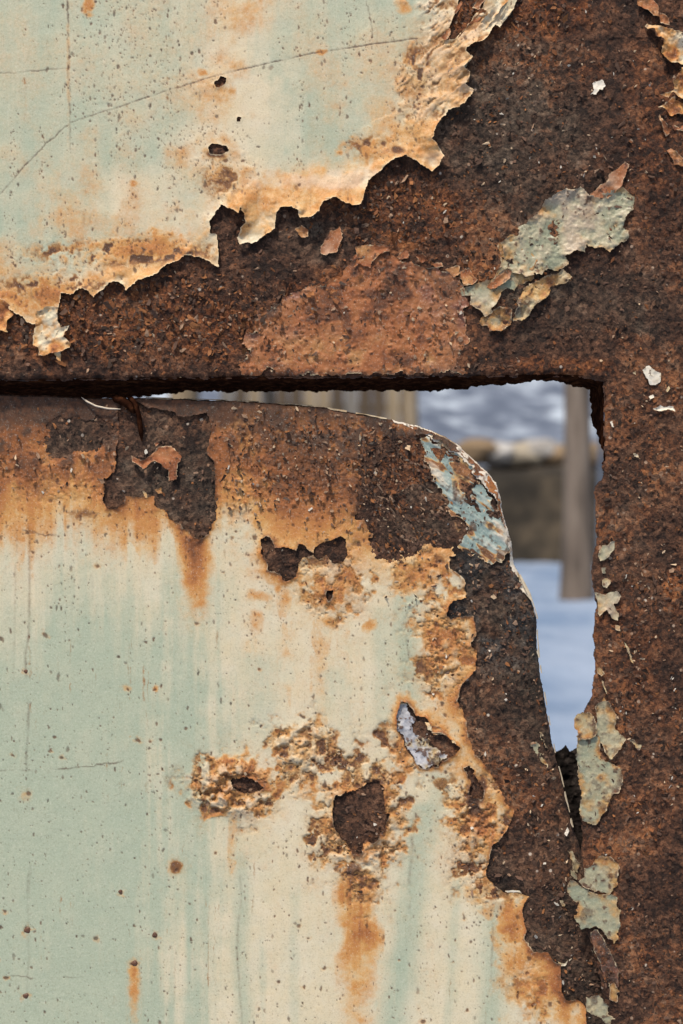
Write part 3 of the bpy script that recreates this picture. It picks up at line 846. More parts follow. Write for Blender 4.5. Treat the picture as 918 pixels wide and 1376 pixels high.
rd = np.clip(np.random.default_rng(42).lognormal(-0.2, 0.45, len(pts)), 0.55, 2.6)
splat(spk, pts, rd, np.random.default_rng(43).uniform(0.55, 1.0, len(pts)), [1.0, 1.4, 2.2, 0.8, 1.7])
h_film = h_film - 0.25 * spk
scr = 1 - sm(0.5, 1.5, pline([(95, 165), (150, 147), (210, 127), (270, 108), (330, 92), (420, 72), (500, 60), (560, 52)], X + 0.35 * WX, Y + 0.35 * WY))
scr = np.maximum(scr, 1 - sm(0.5, 1.4, pline([(-20, 282), (10, 250), (55, 200), (95, 165)], X + 0.6 * WX, Y + 0.6 * WY)))
scr = np.maximum(scr, 0.8 * (1 - sm(0.3, 1.5, pline([(-20, 100), (45, 96), (95, 91)], X + 0.6 * WX, Y + 0.6 * WY))))
scr = np.maximum(scr, 1 - sm(0.4, 1.6, pline([(91, -20), (92, 60), (94, 150), (95, 205)], X + WX, Y)))
scr = np.maximum(scr, 0.9 * (1 - sm(0.4, 1.6, pline([(490, -8), (498, 22), (501, 52)], X + WX, Y))))
scr = scr * np.clip(0.75 + 0.55 * N30 + 0.4 * N12, 0.25, 1)
h_film = h_film - 0.15 * scr
Bm = np.maximum(Bm, 0.8 * scr)
hair = sm(0.75, 1.15, fbm(X + 0.9 * WX, Y, (2.8, 150), 2, 3)) * sm(0.1, 0.7, N90 + 0.6 * N30) * np.clip(0.4 + 0.8 * N12, 0, 1)
Bm = np.maximum(Bm, 0.36 * hair)
Gm = np.maximum(Gm, 0.35 * hair)
rim = np.clip(1 - d / 1.7, 0, 1) * np.clip(0.65 + 0.5 * N12, 0, 1)
chalk = np.clip(0.55 * bl(470, 245, 120, 16, 0.6) + 0.3 * bl(585, 215, 22, 14) + 0.35 * sm(0.5, 0.9, ridge) * wr, 0, 0.8)
f_f = np.maximum(f_film, f_frame + 4)
hf_o = sheet('paint_film', frame, M_PAINT, xs, ys, f_f, h_film, {'mask': rgba(Rm, Gm, Bm), 'mask2': rgba(rim, spk * 0.9, chalk)}, 0.45)
hf_o['label'] = 'large sheet of sage green paint with a torn, rust stained lower edge'

# separate peeling pieces on the frame
Z5 = lambda p: zp(600, 210, 3.4, p)
flake('paint_flake', frame, Z5([(325, 320), (375, 300), (430, 245), (440, 200), (500, 175), (540, 150), (575, 160), (610, 145), (650, 180), (700, 190), (760, 150), (800, 140), (835, 170), (862, 195), (850, 250), (810, 290), (810, 330), (835, 350), (840, 385), (800, 395), (745, 440), (715, 415), (680, 425), (635, 405), (630, 440), (580, 440), (540, 455), (555, 500), (510, 525), (460, 510), (430, 545), (390, 545), (345, 555), (300, 525), (265, 510), (255, 455), (245, 400), (290, 370), (330, 365)]), M_OLD,
      h0=0.5, lift=2.6, reach=9, R_=0.42, G_=-0.02, tilt=(0.004, 0.012), rough=1.2, seed=1, chalk=0.12, edge_g=0.3, warp=1.7, label='largest loose flake of pale green paint on the pillar')
flake('paint_flake', frame, Z5([(235, 395), (300, 360), (420, 470), (400, 560), (330, 585), (270, 560), (230, 600), (200, 590), (250, 500)]), M_OLD, h0=0.2, lift=1.2, reach=6, R_=0.8, G_=0.3, B_=0.05, rough=1.0, seed=76, warp=1.5)
flake('paint_flake', frame, Z5([(650, 185), (700, 130), (735, 120), (740, 85), (790, 50), (815, 25), (832, 35), (815, 90), (800, 130), (775, 160), (740, 195), (700, 195)]), M_PRIMER, h0=1.4, lift=1.4, reach=6, R_=0.35, G_=0.35, seed=2, chalk=0.16)
flake('paint_flake', frame, Z5([(60, 600), (105, 595), (165, 570), (205, 565), (250, 520), (300, 540), (330, 575), (310, 615), (275, 605), (255, 625), (235, 665), (205, 695), (210, 715), (170, 735), (150, 700), (105, 680), (115, 640), (65, 635)]), M_OLD, h0=0.5, lift=2.0, reach=6, R_=0.3, G_=0.12, seed=3, chalk=0.1)
flake('paint_flake', frame, Z5([(320, 670), (360, 590), (440, 555), (540, 520), (570, 545), (545, 575), (480, 600), (470, 640), (410, 680), (365, 745), (300, 755), (310, 715), (330, 690)]), M_OLD, h0=0.4, lift=2.6, reach=8, R_=1.0, G_=0.25, rough=1.2, seed=4, warp=1.5, wrinkle=(0.7, 9, 0.8))
flake('paint_flake', frame, Z5([(160, 735), (240, 690), (300, 700), (295, 770), (245, 800), (195, 800), (180, 775), (150, 765)]), M_OLD, h0=0.4, lift=3.0, reach=7, R_=0.8, G_=0.55, B_=0.25, seed=5, rough=1.0)
flake('paint_flake', frame, Z5([(60, 530), (85, 510), (120, 550), (140, 565), (120, 590), (80, 590), (62, 560)]), M_PRIMER, h0=0.6, lift=1.6, reach=5, R_=0.4, G_=0.4, seed=6)
flake('paint_flake', frame, Z5([(180, 600), (240, 545), (275, 515), (300, 530), (290, 560), (255, 590), (210, 610)]), M_PRIMER, h0=1.3, lift=2.0, reach=5, R_=0.3, G_=0.3, seed=7)
Z2 = lambda p: zp(230, 180, 3.99, p)
flake('paint_flake', frame, Z2([(800, 640), (805, 600), (850, 520), (910, 500), (922, 570), (890, 630), (830, 655)]), M_PRIMER, h0=0.7, lift=1.8, reach=5, R_=0.6, G_=0.25, seed=8, chalk=0.14)
flake('paint_flake', frame, Z2([(668, 515), (700, 490), (740, 520), (735, 555), (700, 560)]), M_PRIMER, h0=0.5, lift=1.6, reach=4, R_=0.5, G_=0.3, seed=9)
flake('paint_flake', frame, Z2([(212, 700), (240, 650), (256, 690), (254, 722)]), h0=1.2, lift=2.5, reach=4, R_=1.0, G_=0.3, seed=10)
Z6 = lambda p: zp(320, 320, 2.7, p)
for i, q in enumerate([[(425, 35), (470, 25), (545, 30), (547, 48), (515, 62), (485, 85), (480, 108), (440, 95), (418, 112), (430, 75)], [(575, 68), (612, 35), (622, 60), (615, 75), (590, 82)], [(640, 65), (668, 55), (690, 80), (665, 92)], [(698, 92), (740, 88), (748, 105), (715, 107)], [(750, 115), (800, 100), (808, 130), (785, 142)], [(805, 125), (840, 105), (866, 150), (850, 172), (815, 168)]]):
    flake('primer_flake', frame, Z6(q), M_PRIMER, h0=0.4, lift=1.5, reach=4.5, R_=0.75, G_=0.45, seed=11 + i, spk=0.05)
Z1 = lambda p: zp(0, 240, 3.99, p)
flake('paint_flake', frame, Z1([(200, 720), (255, 690), (315, 690), (310, 760), (335, 800), (380, 790), (345, 850), (385, 890), (370, 915), (290, 940), (210, 952), (215, 905), (178, 892), (190, 790)]), h0=0.8, lift=2.4, reach=8, R_=1.0, G_=0.30, rough=1.0, seed=18, wrinkle=(1.2, 12, 0.8), label='curled tan strip hanging from the torn edge')
flake('paint_flake', frame, Z1([(285, 935), (325, 930), (327, 990), (305, 965)]), h0=0.6, lift=1.5, reach=4, R_=0.8, G_=0.3, seed=19)
flake('paint_flake', frame, [(-40, 395), (0, 402)] + Z1([(25, 650), (75, 690), (70, 730), (45, 770), (45, 832), (5, 815)]) + [(-40, 450)], h0=0.7, lift=2.2, reach=7, R_=0.9, G_=0.5, seed=20, rough=1.0)
Z4 = lambda p: zp(500, 0, 4.173, p)
for i, q in enumerate([[(495, 280), (560, 195), (640, 100), (690, 30), (720, -40), (800, -40), (700, 85), (640, 170), (575, 245), (520, 285)], [(690, 150), (740, 60), (800, -10), (818, 5), (790, 60), (745, 118), (718, 168)], [(470, 225), (520, 165), (580, 95), (610, 50), (640, 70), (560, 175), (500, 235)],
                        [(385, 225), (430, 160), (445, 190), (410, 240)], [(455, 75), (500, 10), (512, 20), (470, 85)], [(560, 50), (600, -30), (660, -40), (600, 60)], [(520, 320), (560, 335), (515, 392), (430, 440), (420, 420)], [(440, 480), (545, 432), (535, 465), (450, 520)]]):
    flake('paint_flake', frame, Z4(q), M_PAINT if i in (0, 1, 6, 7) else M_PRIMER, h0=1.6, lift=2.2, reach=5, R_=0.95 if i < 2 else 0.5, G_=0.22 if i in (0, 1, 6, 7) else 0.45, rough=0.8, seed=22 + i, wrinkle=(0.78, 7, 0.8), edge_g=0.1)
ZR = lambda p: zp(780, 0, 5.732, p)
for i, q in enumerate([[(500, 210), (515, 185), (560, 200), (700, 240), (791, 270), (1050, 330), (1050, 540), (840, 510), (770, 510), (745, 480), (690, 495), (640, 460), (605, 410), (630, 350), (630, 315), (575, 300), (560, 240), (520, 235)],
                        [(770, 530), (1000, 520), (1000, 840), (791, 790), (700, 720), (665, 760), (610, 740), (700, 710), (715, 690), (700, 640), (740, 580)],
                        [(590, 830), (640, 815), (700, 750), (791, 800), (1000, 820), (1000, 900), (740, 880), (705, 905), (660, 850)],
                        [(430, -30), (540, -30), (600, 60), (600, 130), (560, 130), (500, 80), (430, 40)], [(600, 100), (680, 150), (690, 200), (610, 190)],
                        [(665, 1160), (700, 1150), (791, 1230), (930, 1290), (930, 1330), (720, 1270), (690, 1210)], [(700, 960), (760, 980), (900, 900), (900, 1060), (780, 1010), (715, 1000)], [(600, 880), (650, 950), (690, 1030), (660, 1050), (620, 980)]]):
    flake('paint_flake', frame, ZR(q), M_PAINT if i < 3 else M_PRIMER, h0=0.9, lift=3.2 if i < 2 else 1.8, reach=9 if i < 2 else 5, R_=1.0 if i < 3 else 0.5, G_=0.42, rough=1.1, seed=32 + i, edge_g=0.2)
flake('lime_spot', frame, ZR([(110, 620), (170, 620), (195, 660), (170, 690), (140, 690), (125, 730), (70, 725), (100, 690), (95, 650)]), M_WHITE, h0=0.2, lift=0.6, reach=3, R_=0.1, G_=-0.4, seed=41, edge_g=0, label='white spatter on the rusty pillar')
ZC = lambda p: zp(640, 480, 3.302, p)
flake('paint_flake', frame, ZC([(765, 35), (790, 55), (820, 70), (820, 105), (795, 125), (770, 125), (755, 95), (735, 60), (750, 45)]), M_WHITE, h0=0.3, lift=1.0, reach=4, R_=0.7, G_=-0.2, seed=42)
flake('paint_flake', frame, ZC([(780, 230), (815, 213), (830, 222), (870, 217), (882, 243), (850, 234), (810, 242)]), M_WHITE, h0=0.3, lift=1.4, reach=3, R_=0.3, G_=-0.3, seed=43, warp=0.5)
for i, q in enumerate([[(838, 150), (852, 128), (858, 140), (846, 158)], [(765, 175), (785, 165), (792, 178), (772, 188)], [(690, 70), (706, 62), (708, 78)], [(592, 285), (603, 280), (612, 312), (602, 306)], [(695, 425), (715, 430), (722, 445), (700, 440)]]):
    flake('paint_flake', frame, ZC(q), M_WHITE, h0=0.3, lift=1.0, reach=3, R_=0.9, G_=0.0, seed=44 + i, warp=0.4)
ZQ = lambda p: zp(740, 700, 4.584, p)
for i, q in enumerate([[(315, 155), (345, 150), (370, 125), (395, 120), (395, 160), (375, 190), (345, 235), (300, 245), (285, 210)], [(315, 360), (345, 345), (370, 370), (345, 415), (315, 405)],
                        [(270, 440), (330, 455), (400, 430), (435, 465), (410, 510), (385, 510), (400, 545), (420, 580), (415, 620), (370, 600), (345, 545), (320, 560), (300, 585), (285, 570), (290, 500)], [(395, 640), (430, 645), (430, 680), (400, 675)], [(315, 285), (340, 285), (340, 325), (318, 322)]]):
    flake('paint_flake', frame, ZQ(q), M_OLD, h0=0.3, lift=1.2, reach=4, R_=0.55, G_=0.0, seed=50 + i, edge_g=0.2, chalk=0.15)
for i, q in enumerate([[(320, 975), (345, 1060), (338, 1062), (312, 985)], [(330, 1080), (350, 1120), (385, 1190), (360, 1160), (318, 1110)], [(450, 740), (475, 775), (500, 850), (510, 880), (495, 870), (470, 800)], [(285, 905), (310, 905), (330, 940), (310, 960), (290, 940)]]):
    flake('paint_flake', frame, ZQ(q), M_OLD, h0=0.5, lift=1.3, reach=3, R_=1.0, G_=0.2, seed=56 + i, warp=0.5)
ZB = lambda p: zp(740, 940, 3.157, p)
for i, (q, kw) in enumerate([
        ([(105, 60), (160, 50), (182, 70), (190, 110), (188, 145), (160, 165), (120, 165), (100, 125), (97, 80)], dict(R_=0.7, G_=0.22, B_=0.12, h0=1.6, lift=1.2)),
        ([(185, 20), (240, 0), (275, 60), (270, 120), (315, 170), (290, 215), (255, 255), (220, 215), (205, 160), (190, 120), (195, 70)], dict(R_=0.65, G_=0.22, B_=0.05, h0=0.9, lift=1.6)),
        ([(110, 165), (200, 155), (215, 250), (240, 265), (305, 290), (300, 345), (290, 395), (265, 395), (245, 440), (215, 500), (190, 535), (160, 530), (135, 510), (120, 470), (130, 400), (115, 310), (105, 240)], dict(R_=0.30, G_=0.10, h0=0.4, lift=1.1, edge_g=0.4)),
        ([(145, 720), (215, 660), (265, 670), (290, 700), (280, 780), (245, 830), (210, 815), (140, 800), (120, 775), (140, 750)], dict(R_=0.45, G_=0.12, h0=0.3, lift=0.9, B_=0.04)),
        ([(120, 860), (85, 840), (70, 800), (80, 755), (120, 785), (190, 822), (280, 832), (290, 900), (290, 960), (270, 1040), (215, 975), (190, 965), (130, 975), (100, 920)], dict(R_=0.25, G_=0.08, h0=0.5, lift=1.1)),
        ([(145, 1255), (200, 1245), (235, 1290), (240, 1330), (270, 1350), (240, 1376), (180, 1330), (150, 1310)], dict(R_=0.6, G_=0.2, h0=1.8, lift=1.5)),
        ([(245, 1215), (270, 1190), (290, 1240), (275, 1280), (250, 1270)], dict(R_=0.9, G_=0.6, h0=0.6, lift=1.5)),
        ([(330, 170), (350, 165), (385, 200), (375, 208)], dict(R_=0.6, G_=0.1, h0=0.5, lift=1.0))]):
    kw.setdefault('lift', 1.8)
    flake('paint_flake', frame, ZB(q), M_OLD, reach=6, seed=60 + i, rough=0.6, warp=1.5, thick=0.25, **kw)

flake('bent_strip', frame, ZB([(165, 985), (200, 975), (250, 1060), (290, 1150), (285, 1220), (250, 1215), (215, 1140), (185, 1060)]), M_PRIMER, h0=-0.2, lift=1.2, reach=8, R_=0.0, G_=0.0, B_=0.8, seed=75, rough=0.8)

# folded flanges behind the header and the pillar
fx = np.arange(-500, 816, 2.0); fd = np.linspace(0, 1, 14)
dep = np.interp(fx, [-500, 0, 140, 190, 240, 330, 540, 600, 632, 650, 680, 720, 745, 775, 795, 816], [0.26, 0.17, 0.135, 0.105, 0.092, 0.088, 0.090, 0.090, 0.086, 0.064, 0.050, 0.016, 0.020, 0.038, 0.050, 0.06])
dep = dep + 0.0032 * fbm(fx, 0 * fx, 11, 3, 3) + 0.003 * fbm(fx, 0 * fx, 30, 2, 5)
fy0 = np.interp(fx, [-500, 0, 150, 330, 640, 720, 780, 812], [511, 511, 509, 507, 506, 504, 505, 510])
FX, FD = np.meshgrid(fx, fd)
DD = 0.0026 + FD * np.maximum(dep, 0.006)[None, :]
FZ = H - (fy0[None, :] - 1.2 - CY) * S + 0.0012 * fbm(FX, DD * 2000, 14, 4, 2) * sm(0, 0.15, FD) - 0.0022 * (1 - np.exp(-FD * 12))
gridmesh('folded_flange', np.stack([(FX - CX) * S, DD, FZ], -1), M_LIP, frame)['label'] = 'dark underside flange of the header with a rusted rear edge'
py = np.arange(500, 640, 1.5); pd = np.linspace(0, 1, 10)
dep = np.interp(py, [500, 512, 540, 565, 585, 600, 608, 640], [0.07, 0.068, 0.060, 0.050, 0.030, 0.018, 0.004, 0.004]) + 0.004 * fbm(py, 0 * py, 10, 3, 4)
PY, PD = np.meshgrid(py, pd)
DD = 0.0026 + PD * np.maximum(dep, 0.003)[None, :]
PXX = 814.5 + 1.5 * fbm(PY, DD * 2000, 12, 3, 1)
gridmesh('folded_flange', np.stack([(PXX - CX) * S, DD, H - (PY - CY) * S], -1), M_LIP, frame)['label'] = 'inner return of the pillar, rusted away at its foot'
# plate inside the pillar that closes the lower end of the gap
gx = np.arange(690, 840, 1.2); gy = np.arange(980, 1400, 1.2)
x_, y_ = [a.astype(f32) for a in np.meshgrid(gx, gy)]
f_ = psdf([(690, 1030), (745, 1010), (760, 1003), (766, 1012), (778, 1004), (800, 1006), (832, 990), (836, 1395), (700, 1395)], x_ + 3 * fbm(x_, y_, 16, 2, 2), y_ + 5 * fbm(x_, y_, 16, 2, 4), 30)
sheet('inner_plate', frame, plain_material('shade_black_steel', [(0.004, 0.0035, 0.003), (0.012, 0.009, 0.008), (0.05, 0.04, 0.035)], 160, 0.9, 0.001, spec=0.1), gx, gy, f_, 1.5 * fbm(x_, y_, 14, 4, 3), {}, 2.0, y0=0.05)  # near-black colour paints in the shade of the gap

# ------------------------------------------------------------------ the door under the header
DY = 0.013
door = thing('vehicle_door', 'rust stained sage green vehicle door with a rounded upper corner, hanging below the header', 'vehicle door', (-0.1, DY, 0.0))
f_door = P(DOOR, 60, 0.5)
f_strip = P(STRIP, 60, 1.0)
f_brown = P(BROWN, 60, 2.0) + 5 * N12 + 3 * N30
f_blue0 = psdf(zp(540, 500, 3.279, [(60, 262), (130, 275), (210, 335), (270, 370), (320, 435), (370, 500), (412, 540), (440, 640), (460, 700), (500, 760), (520, 860), (440, 870), (370, 870), (310, 835), (240, 800), (215, 745), (260, 700), (245, 650), (195, 620), (175, 570), (125, 480), (90, 400), (50, 320)]), X + 2.2 * WX, Y + 2.2 * WY, 60)
holes = {k: P(v, 60, w) for k, v, w in [('b1', BARE1, 1.3), ('b2', BARE2, 3.0), ('h1', HOLE1, 1.1), ('h2', HOLE2, 1.1), ('h3', HOLE3, 1.2), ('h4', HOLE4, 1.4), ('h5', HOLE5, 0.5), ('mt', METAL, 0.8), ('bits', BITS, 1.6)]}
f_h = np.minimum.reduce(list(holes.values()))
f_pf = np.maximum(f_door + 2.0, -f_strip)
f_pf = np.maximum(f_pf, -f_h)
f_pf = np.maximum(f_pf, -f_brown)
f_pf = np.maximum(f_pf, -f_blue0)

roll = edge_drop(f_door, 12, 5.0) * (0.35 + 0.65 * sm(560, 600, Y))
h_dr = -0.9 + 0.8 * grain - roll
blk = bl(670, 830, 60, 110)
o_d = np.clip(0.12 + 0.25 * N90 + 0.3 * bl(250, 580, 60, 40) + 0.6 * bl(560, 640, 70, 70) * (N30 > -0.2) + 0.4 * bl(700, 1050, 60, 60), 0, 1)
g_d = np.where(f_strip < 4, 0.62 + 0.34 * sm(1020, 880, Y + 40 * N30) * np.clip(0.8 + 0.5 * N30, 0, 1.2) + 0.25 * bl(700, 1310, 60, 60) - 0.3 * bl(720, 1120, 60, 90), 0) + np.clip(0.25 + 0.3 * N90 + 0.5 * bl(560, 690, 60, 60) + 0.8 * blk + 0.7 * bl(240, 640, 90, 110) + 0.4 * bl(110, 590, 60, 40) + 0.2 * bl(700, 1300, 60, 50), 0, 0.7) * (f_strip >= 4)
g_d = np.clip(g_d, 0, 1).astype(f32)
p_d = np.clip(0.2 + 0.5 * bl(715, 1020, 40, 40) + 0.5 * bl(740, 1170, 40, 60), 0, 1)
f_r = np.maximum(f_door, -f_pf - 12)
dsteel = sheet('steel_sheet', door, M_RUST, xs, ys, f_r, h_dr, {'mask': rgba(o_d, g_d, p_d, np.clip(tone + 0.12 * bl(240, 640, 90, 110) + 0.12 * bl(550, 680, 70, 90), 0, 1))}, 2.0, DY)

free = (f_door < -5) & (f_pf > 1)
dens = np.where(free, np.clip(0.5 + 0.5 * N30, 0.05, 1), 0) * np.where(f_strip < 0, 0.8, np.where(f_brown < 0, 1.0, 0.35))
pts = scatter(2600, dens, 53)
r_ = np.random.default_rng(54)
chips('rust_scale', dsteel, pts, at_grid(h_dr, pts), np.clip(r_.lognormal(0.4, 0.4, len(pts)), 0.7, 4.5), [30, 28, 16, 8, 5, 8, 3.0, 1.2], 55, DY, 0.5, 0.9)
pts = scatter(330, np.where((f_brown < -1), 1.0, 0), 56)
chips('rust_scale', dsteel, pts, at_grid(h_dr, pts), np.clip(r_.lognormal(0.45, 0.4, len(pts)), 0.8, 4), [8, 20, 26, 14, 8, 20, 3, 0.1], 57, DY, 0.55, 1.6, ang=0.9)

# paint film of the door
d = np.maximum(-f_pf, 0)
dh = np.maximum(f_h, 0)                                  # distance from the nearest hole
ds = np.maximum(f_strip, 0)                              # distance from the bare strip
top = 1 - sm(600, 775, Y + 20 * np.clip(N90, -1, 1) + 16 * N30 + 26 * NV)
cream = sm(200, 345, X + 50 * NV + 18 * N90 + 10 * N30) * 0.97
cream = np.maximum(cream, (1 - sm(700, 900, Y + 55 * NV)) * 0.9)
cream = np.maximum(cream, 0.35 * sm(0.3, 1.0, NV) * sm(120, 230, X))
cream = np.maximum(cream, 0.45 * (1 - sm(20, 60, X + 10 * NV)) * (1 - sm(820, 950, Y)))
for (x0, y0, y1, w, sl, a) in [(545, 800, 1060, 19, 0.0, 1.0), (570, 1080, 1900, 22, -0.14, 1.0), (324, 1150, 1900, 13, 0.01, .8), (662, 1215, 1900, 19, -0.01, .85), (350, 880, 1060, 24, 0, .55), (512, 820, 1040, 12, 0, .6), (440, 900, 1000, 10, 0, .4), (395, 1200, 1900, 7, 0, .4), (612, 1180, 1900, 7, -0.05, .5), (300, 780, 900, 10, 0, .35), (590, 1040, 1160, 12, -0.1, .5), (460, 900, 1020, 10, 0, .3)]:
    cream = cream * (1 - a * drip(x0, y0, y1, w, sl, 0.7))
cream = np.clip(0.93 * cream + 0.09 * N30 + 0.05 * NV2, 0, 1)
left_in = 1 - sm(250, 400, X)
warmth = 0.30 * bl(430, 900, 190, 300, 0.4, 0.0) + 0.22 * bl(480, 1250, 160, 200, 0.5, 0.0)
Gm = top * (0.95 * left_in + 0.85 * (1 - left_in))
mid = (1 - sm(630, 830, Y + 26 * N30 + 18 * np.clip(N90, -1, 1))) * sm(230, 400, X + 26 * N30)
Gm = np.maximum(Gm, 0.95 * mid)
Gm = np.maximum(Gm, warmth * cream * np.clip(0.6 + 0.5 * NV + 0.3 * N90, 0, 1.2))
for b in [(560, 770, 75, 48, .85), (600, 870, 52, 85, .85), (450, 745, 60, 22, .55), (440, 790, 40, 35, .6), (312, 1058, 66, 52, .72), (410, 1005, 55, 42, .6), (385, 1055, 40, 30, .35), (487, 1110, 68, 95, .75), (540, 1010, 22, 60, .7), (642, 1110, 46, 62, .92), (625, 1030, 30, 40, .6), (655, 1200, 40, 26, .5),
          (350, 800, 30, 12, .5), (375, 790, 14, 12, .6), (440, 835, 32, 14, .7), (495, 842, 20, 14, .6), (685, 1240, 24, 50, .9), (725, 1335, 48, 50, .9), (690, 1300, 34, 50, .6), (181, 1302, 12, 18, .85), (265, 745, 16, 30, .8), (237, 1168, 18, 22, .4), (170, 925, 8, 7, .6), (210, 926, 9, 9, .6), (35, 1068, 12, 10, .4), (170, 690, 50, 30, .75), (130, 760, 8, 5, .5), (330, 1150, 40, 60, .15), (430, 1130, 50, 50, .3)]:
    Gm = np.maximum(Gm, 0.95 * b[4] * bl(*b[:4], 0.8, -0.05))
for (x0, y0, y1, w, sl, a) in [(263, 718, 880, 21, 0.0, 1.0), (484, 1175, 1470, 27, -0.03, .92), (318, 1095, 1215, 9, -0.12, .45), (345, 820, 880, 12, 0, .35), (430, 845, 905, 16, 0, .3), (383, 790, 850, 12, 0, .4), (181, 1310, 1420, 9, 0, .6), (70, 620, 760, 22, 0, .4), (25, 650, 850, 10, 0, .35), (140, 660, 800, 18, 0, .4), (330, 700, 800, 40, 0, .3), (410, 1120, 1180, 8, 0, .3), (720, 1380, 1500, 50, 0, .7)]:
    Gm = np.maximum(Gm, a * drip(x0, y0, y1, w, sl))
Gm = np.maximum(Gm, 0.95 * np.exp(-ds / (26 + 12 * np.clip(N90 + N30, -1, 1))) * sm(1130, 1230, Y) * sm(56, 36, ds))
Gm = np.maximum(Gm, 0.8 * np.exp(-ds / (10 + 7 * np.clip(N90, -1, 1))) * sm(760, 820, Y))
Gm = np.maximum(Gm, 0.8 * np.exp(-dh / (7 + 5 * np.clip(N30, -1, 1))))
Gm = np.clip(Gm + 0.18 * N30 * (Gm > 0.15), 0, 1)
# rough, blistered ground
rgh = np.clip(1.1 * bl(315, 1056, 76, 56, 0.4) + 0.8 * bl(405, 1003, 62, 48, 0.6) + 0.45 * bl(415, 1060, 50, 36, 0.6) + 1.1 * bl(487, 1108, 74, 98, 0.5) + 0.9 * bl(600, 870, 56, 95, 0.5) + 1.0 * bl(640, 1105, 52, 72, 0.5) + 0.8 * bl(455, 785, 66, 56, 0.6) + 0.7 * bl(540, 1010, 30, 66, 0.5) + 0.5 * bl(560, 770, 70, 40, 0.5) + 0.6 * bl(660, 1195, 48, 34, 0.6) + 0.4 * bl(720, 1330, 45, 50) + 0.5 * bl(400, 630, 150, 75) + 0.5 * bl(90, 630, 130, 50), 0, 1)
crev = sm(0.82, 1.0, 1 - np.abs(N12 + 0.35 * N6 + 0.15))
Bm = rgh * np.clip(0.16 + 0.30 * crev + 0.60 * sm(0.35, 1.2, -0.7 * N30 - 0.6 * N12 - 0.3 * N6), 0, 0.85)
Gm = np.maximum(Gm, sm(0.0, 0.9, rgh) * np.clip(0.50 + 0.26 * N30 - 0.22 * N12, 0.2, 0.85))
Gm = np.maximum(Gm, 0.30 * np.maximum.reduce([bl(330, 1060, 130, 95, 0.4, 0.0), bl(480, 1110, 125, 160, 0.4, 0.0), bl(600, 900, 95, 170, 0.4, 0.0), bl(640, 1120, 100, 130, 0.4, 0.0), bl(440, 800, 130, 90, 0.4, 0.0)]))
Bm = np.maximum(Bm, 0.8 * np.exp(-np.minimum(dh, ds) / 2.6) * sm(-0.1, 0.5, N12 + 0.5 * N30))
# grimy band with header shade painted in along the top of the door and the mottled brown ground of its corner
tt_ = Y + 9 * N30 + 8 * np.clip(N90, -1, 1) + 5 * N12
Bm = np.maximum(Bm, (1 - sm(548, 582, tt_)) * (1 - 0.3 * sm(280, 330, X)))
tb = tt_ + 8 * N12 + 26 * (1 - sm(340, 440, X)) - 46 * np.exp(-((X - 560) / 95.0) ** 2) - 10 * np.exp(-((X - 400) / 60.0) ** 2)
Bm = np.maximum(Bm, sm(285, 315, X) * (1 - sm(565, 690, tb)) * np.clip(0.92 + 0.55 * N30 + 0.6 * N12 + 0.3 * N6, 0, 1.0))
Bm = np.maximum(Bm, 0.95 * np.exp(-np.maximum(f_brown, 0) / 13.0) * np.clip(0.7 + 0.6 * N12 + 0.4 * N30, 0, 1) * (1 - sm(690, 760, Y + 10 * N30)))
Bm = np.maximum(Bm, (1 - sm(270, 300, X)) * (1 - sm(590, 672, tt_)) * np.clip(0.34 + 0.75 * N30 + 0.6 * N12, 0, 0.97))
Bm = np.maximum(Bm, 0.95 * bl(110, 605, 120, 45, 0.6) * sm(-0.2, 0.5, N30 + 0.5 * N12))
Bm = np.maximum(Bm, 1.1 * bl(450, 585, 150, 70, 0.6, 0.1) * sm(-0.35, 0.4, N30 + 0.5 * N12))
Bm = np.maximum(Bm, 0.8 * bl(370, 645, 40, 25, 0.7) * sm(0.0, 0.6, N12 + 0.5 * N30))
Bm = np.maximum(Bm, 0.9 * bl(640, 1070, 20, 26, 0.6)); Bm = np.maximum(Bm, 0.75 * bl(655, 1195, 22, 14, 0.8) * (N12 > -0.2)); Bm = np.maximum(Bm, 0.7 * bl(237, 1166, 9, 13, 0.8)); Bm = np.maximum(Bm, 0.7 * bl(475, 1168, 30, 20, 0.8) * (N12 > -0.3))
Bm = np.maximum(Bm, 0.55 * bl(592, 1052, 9, 9, 0.5)); Bm = np.maximum(Bm, 0.6 * bl(115, 690, 30, 10, 0.9) * (N12 > 0))
Gm = np.maximum(Gm, np.clip(1.15 * Bm, 0, 0.92) * sm(0.0, 0.35, Bm))
for (x0, y0, y1, w, a) in [(38, 690, 1500, 1.8, .4), (20, 690, 1000, 1.5, .25), (128, 690, 850, 2, .2), (322, 1180, 1500, 1.6, .3), (548, 820, 1010, 2, .35), (552, 1110, 1300, 2.4, .35), (660, 1240, 1376, 1.6, .35), (690, 1180, 1376, 1.4, .3), (40, 1050, 1260, 1.5, .35)]:
    Bm = np.maximum(Bm, a * drip(x0, y0, y1, w, 0, 0.8) * np.clip(0.5 + N30, 0, 1))
Bm = np.maximum(Bm, 0.34 * hair * sm(680, 760, Y))
Gm = np.maximum(Gm, 0.3 * hair * sm(680, 760, Y))
scr = np.maximum(0.7 * (1 - sm(0.3, 1.5, pline([(-10, 1036), (50, 1034), (120, 1030), (165, 1024)], X + WX, Y + WY))), 0.7 * (1 - sm(0.4, 2.0, pline([(30, 715), (75, 720), (105, 708), (135, 692)], X + WX, Y + 1.5 * WY))))
scr = np.maximum(scr, 0.5 * (1 - sm(0.3, 1.3, pline([(8, 1312), (60, 1314), (140, 1312)], X + WX, Y + WY)))) * np.clip(0.4 + 0.8 * N30, 0, 1)
Bm = np.clip(np.maximum(Bm, scr), 0, 1)

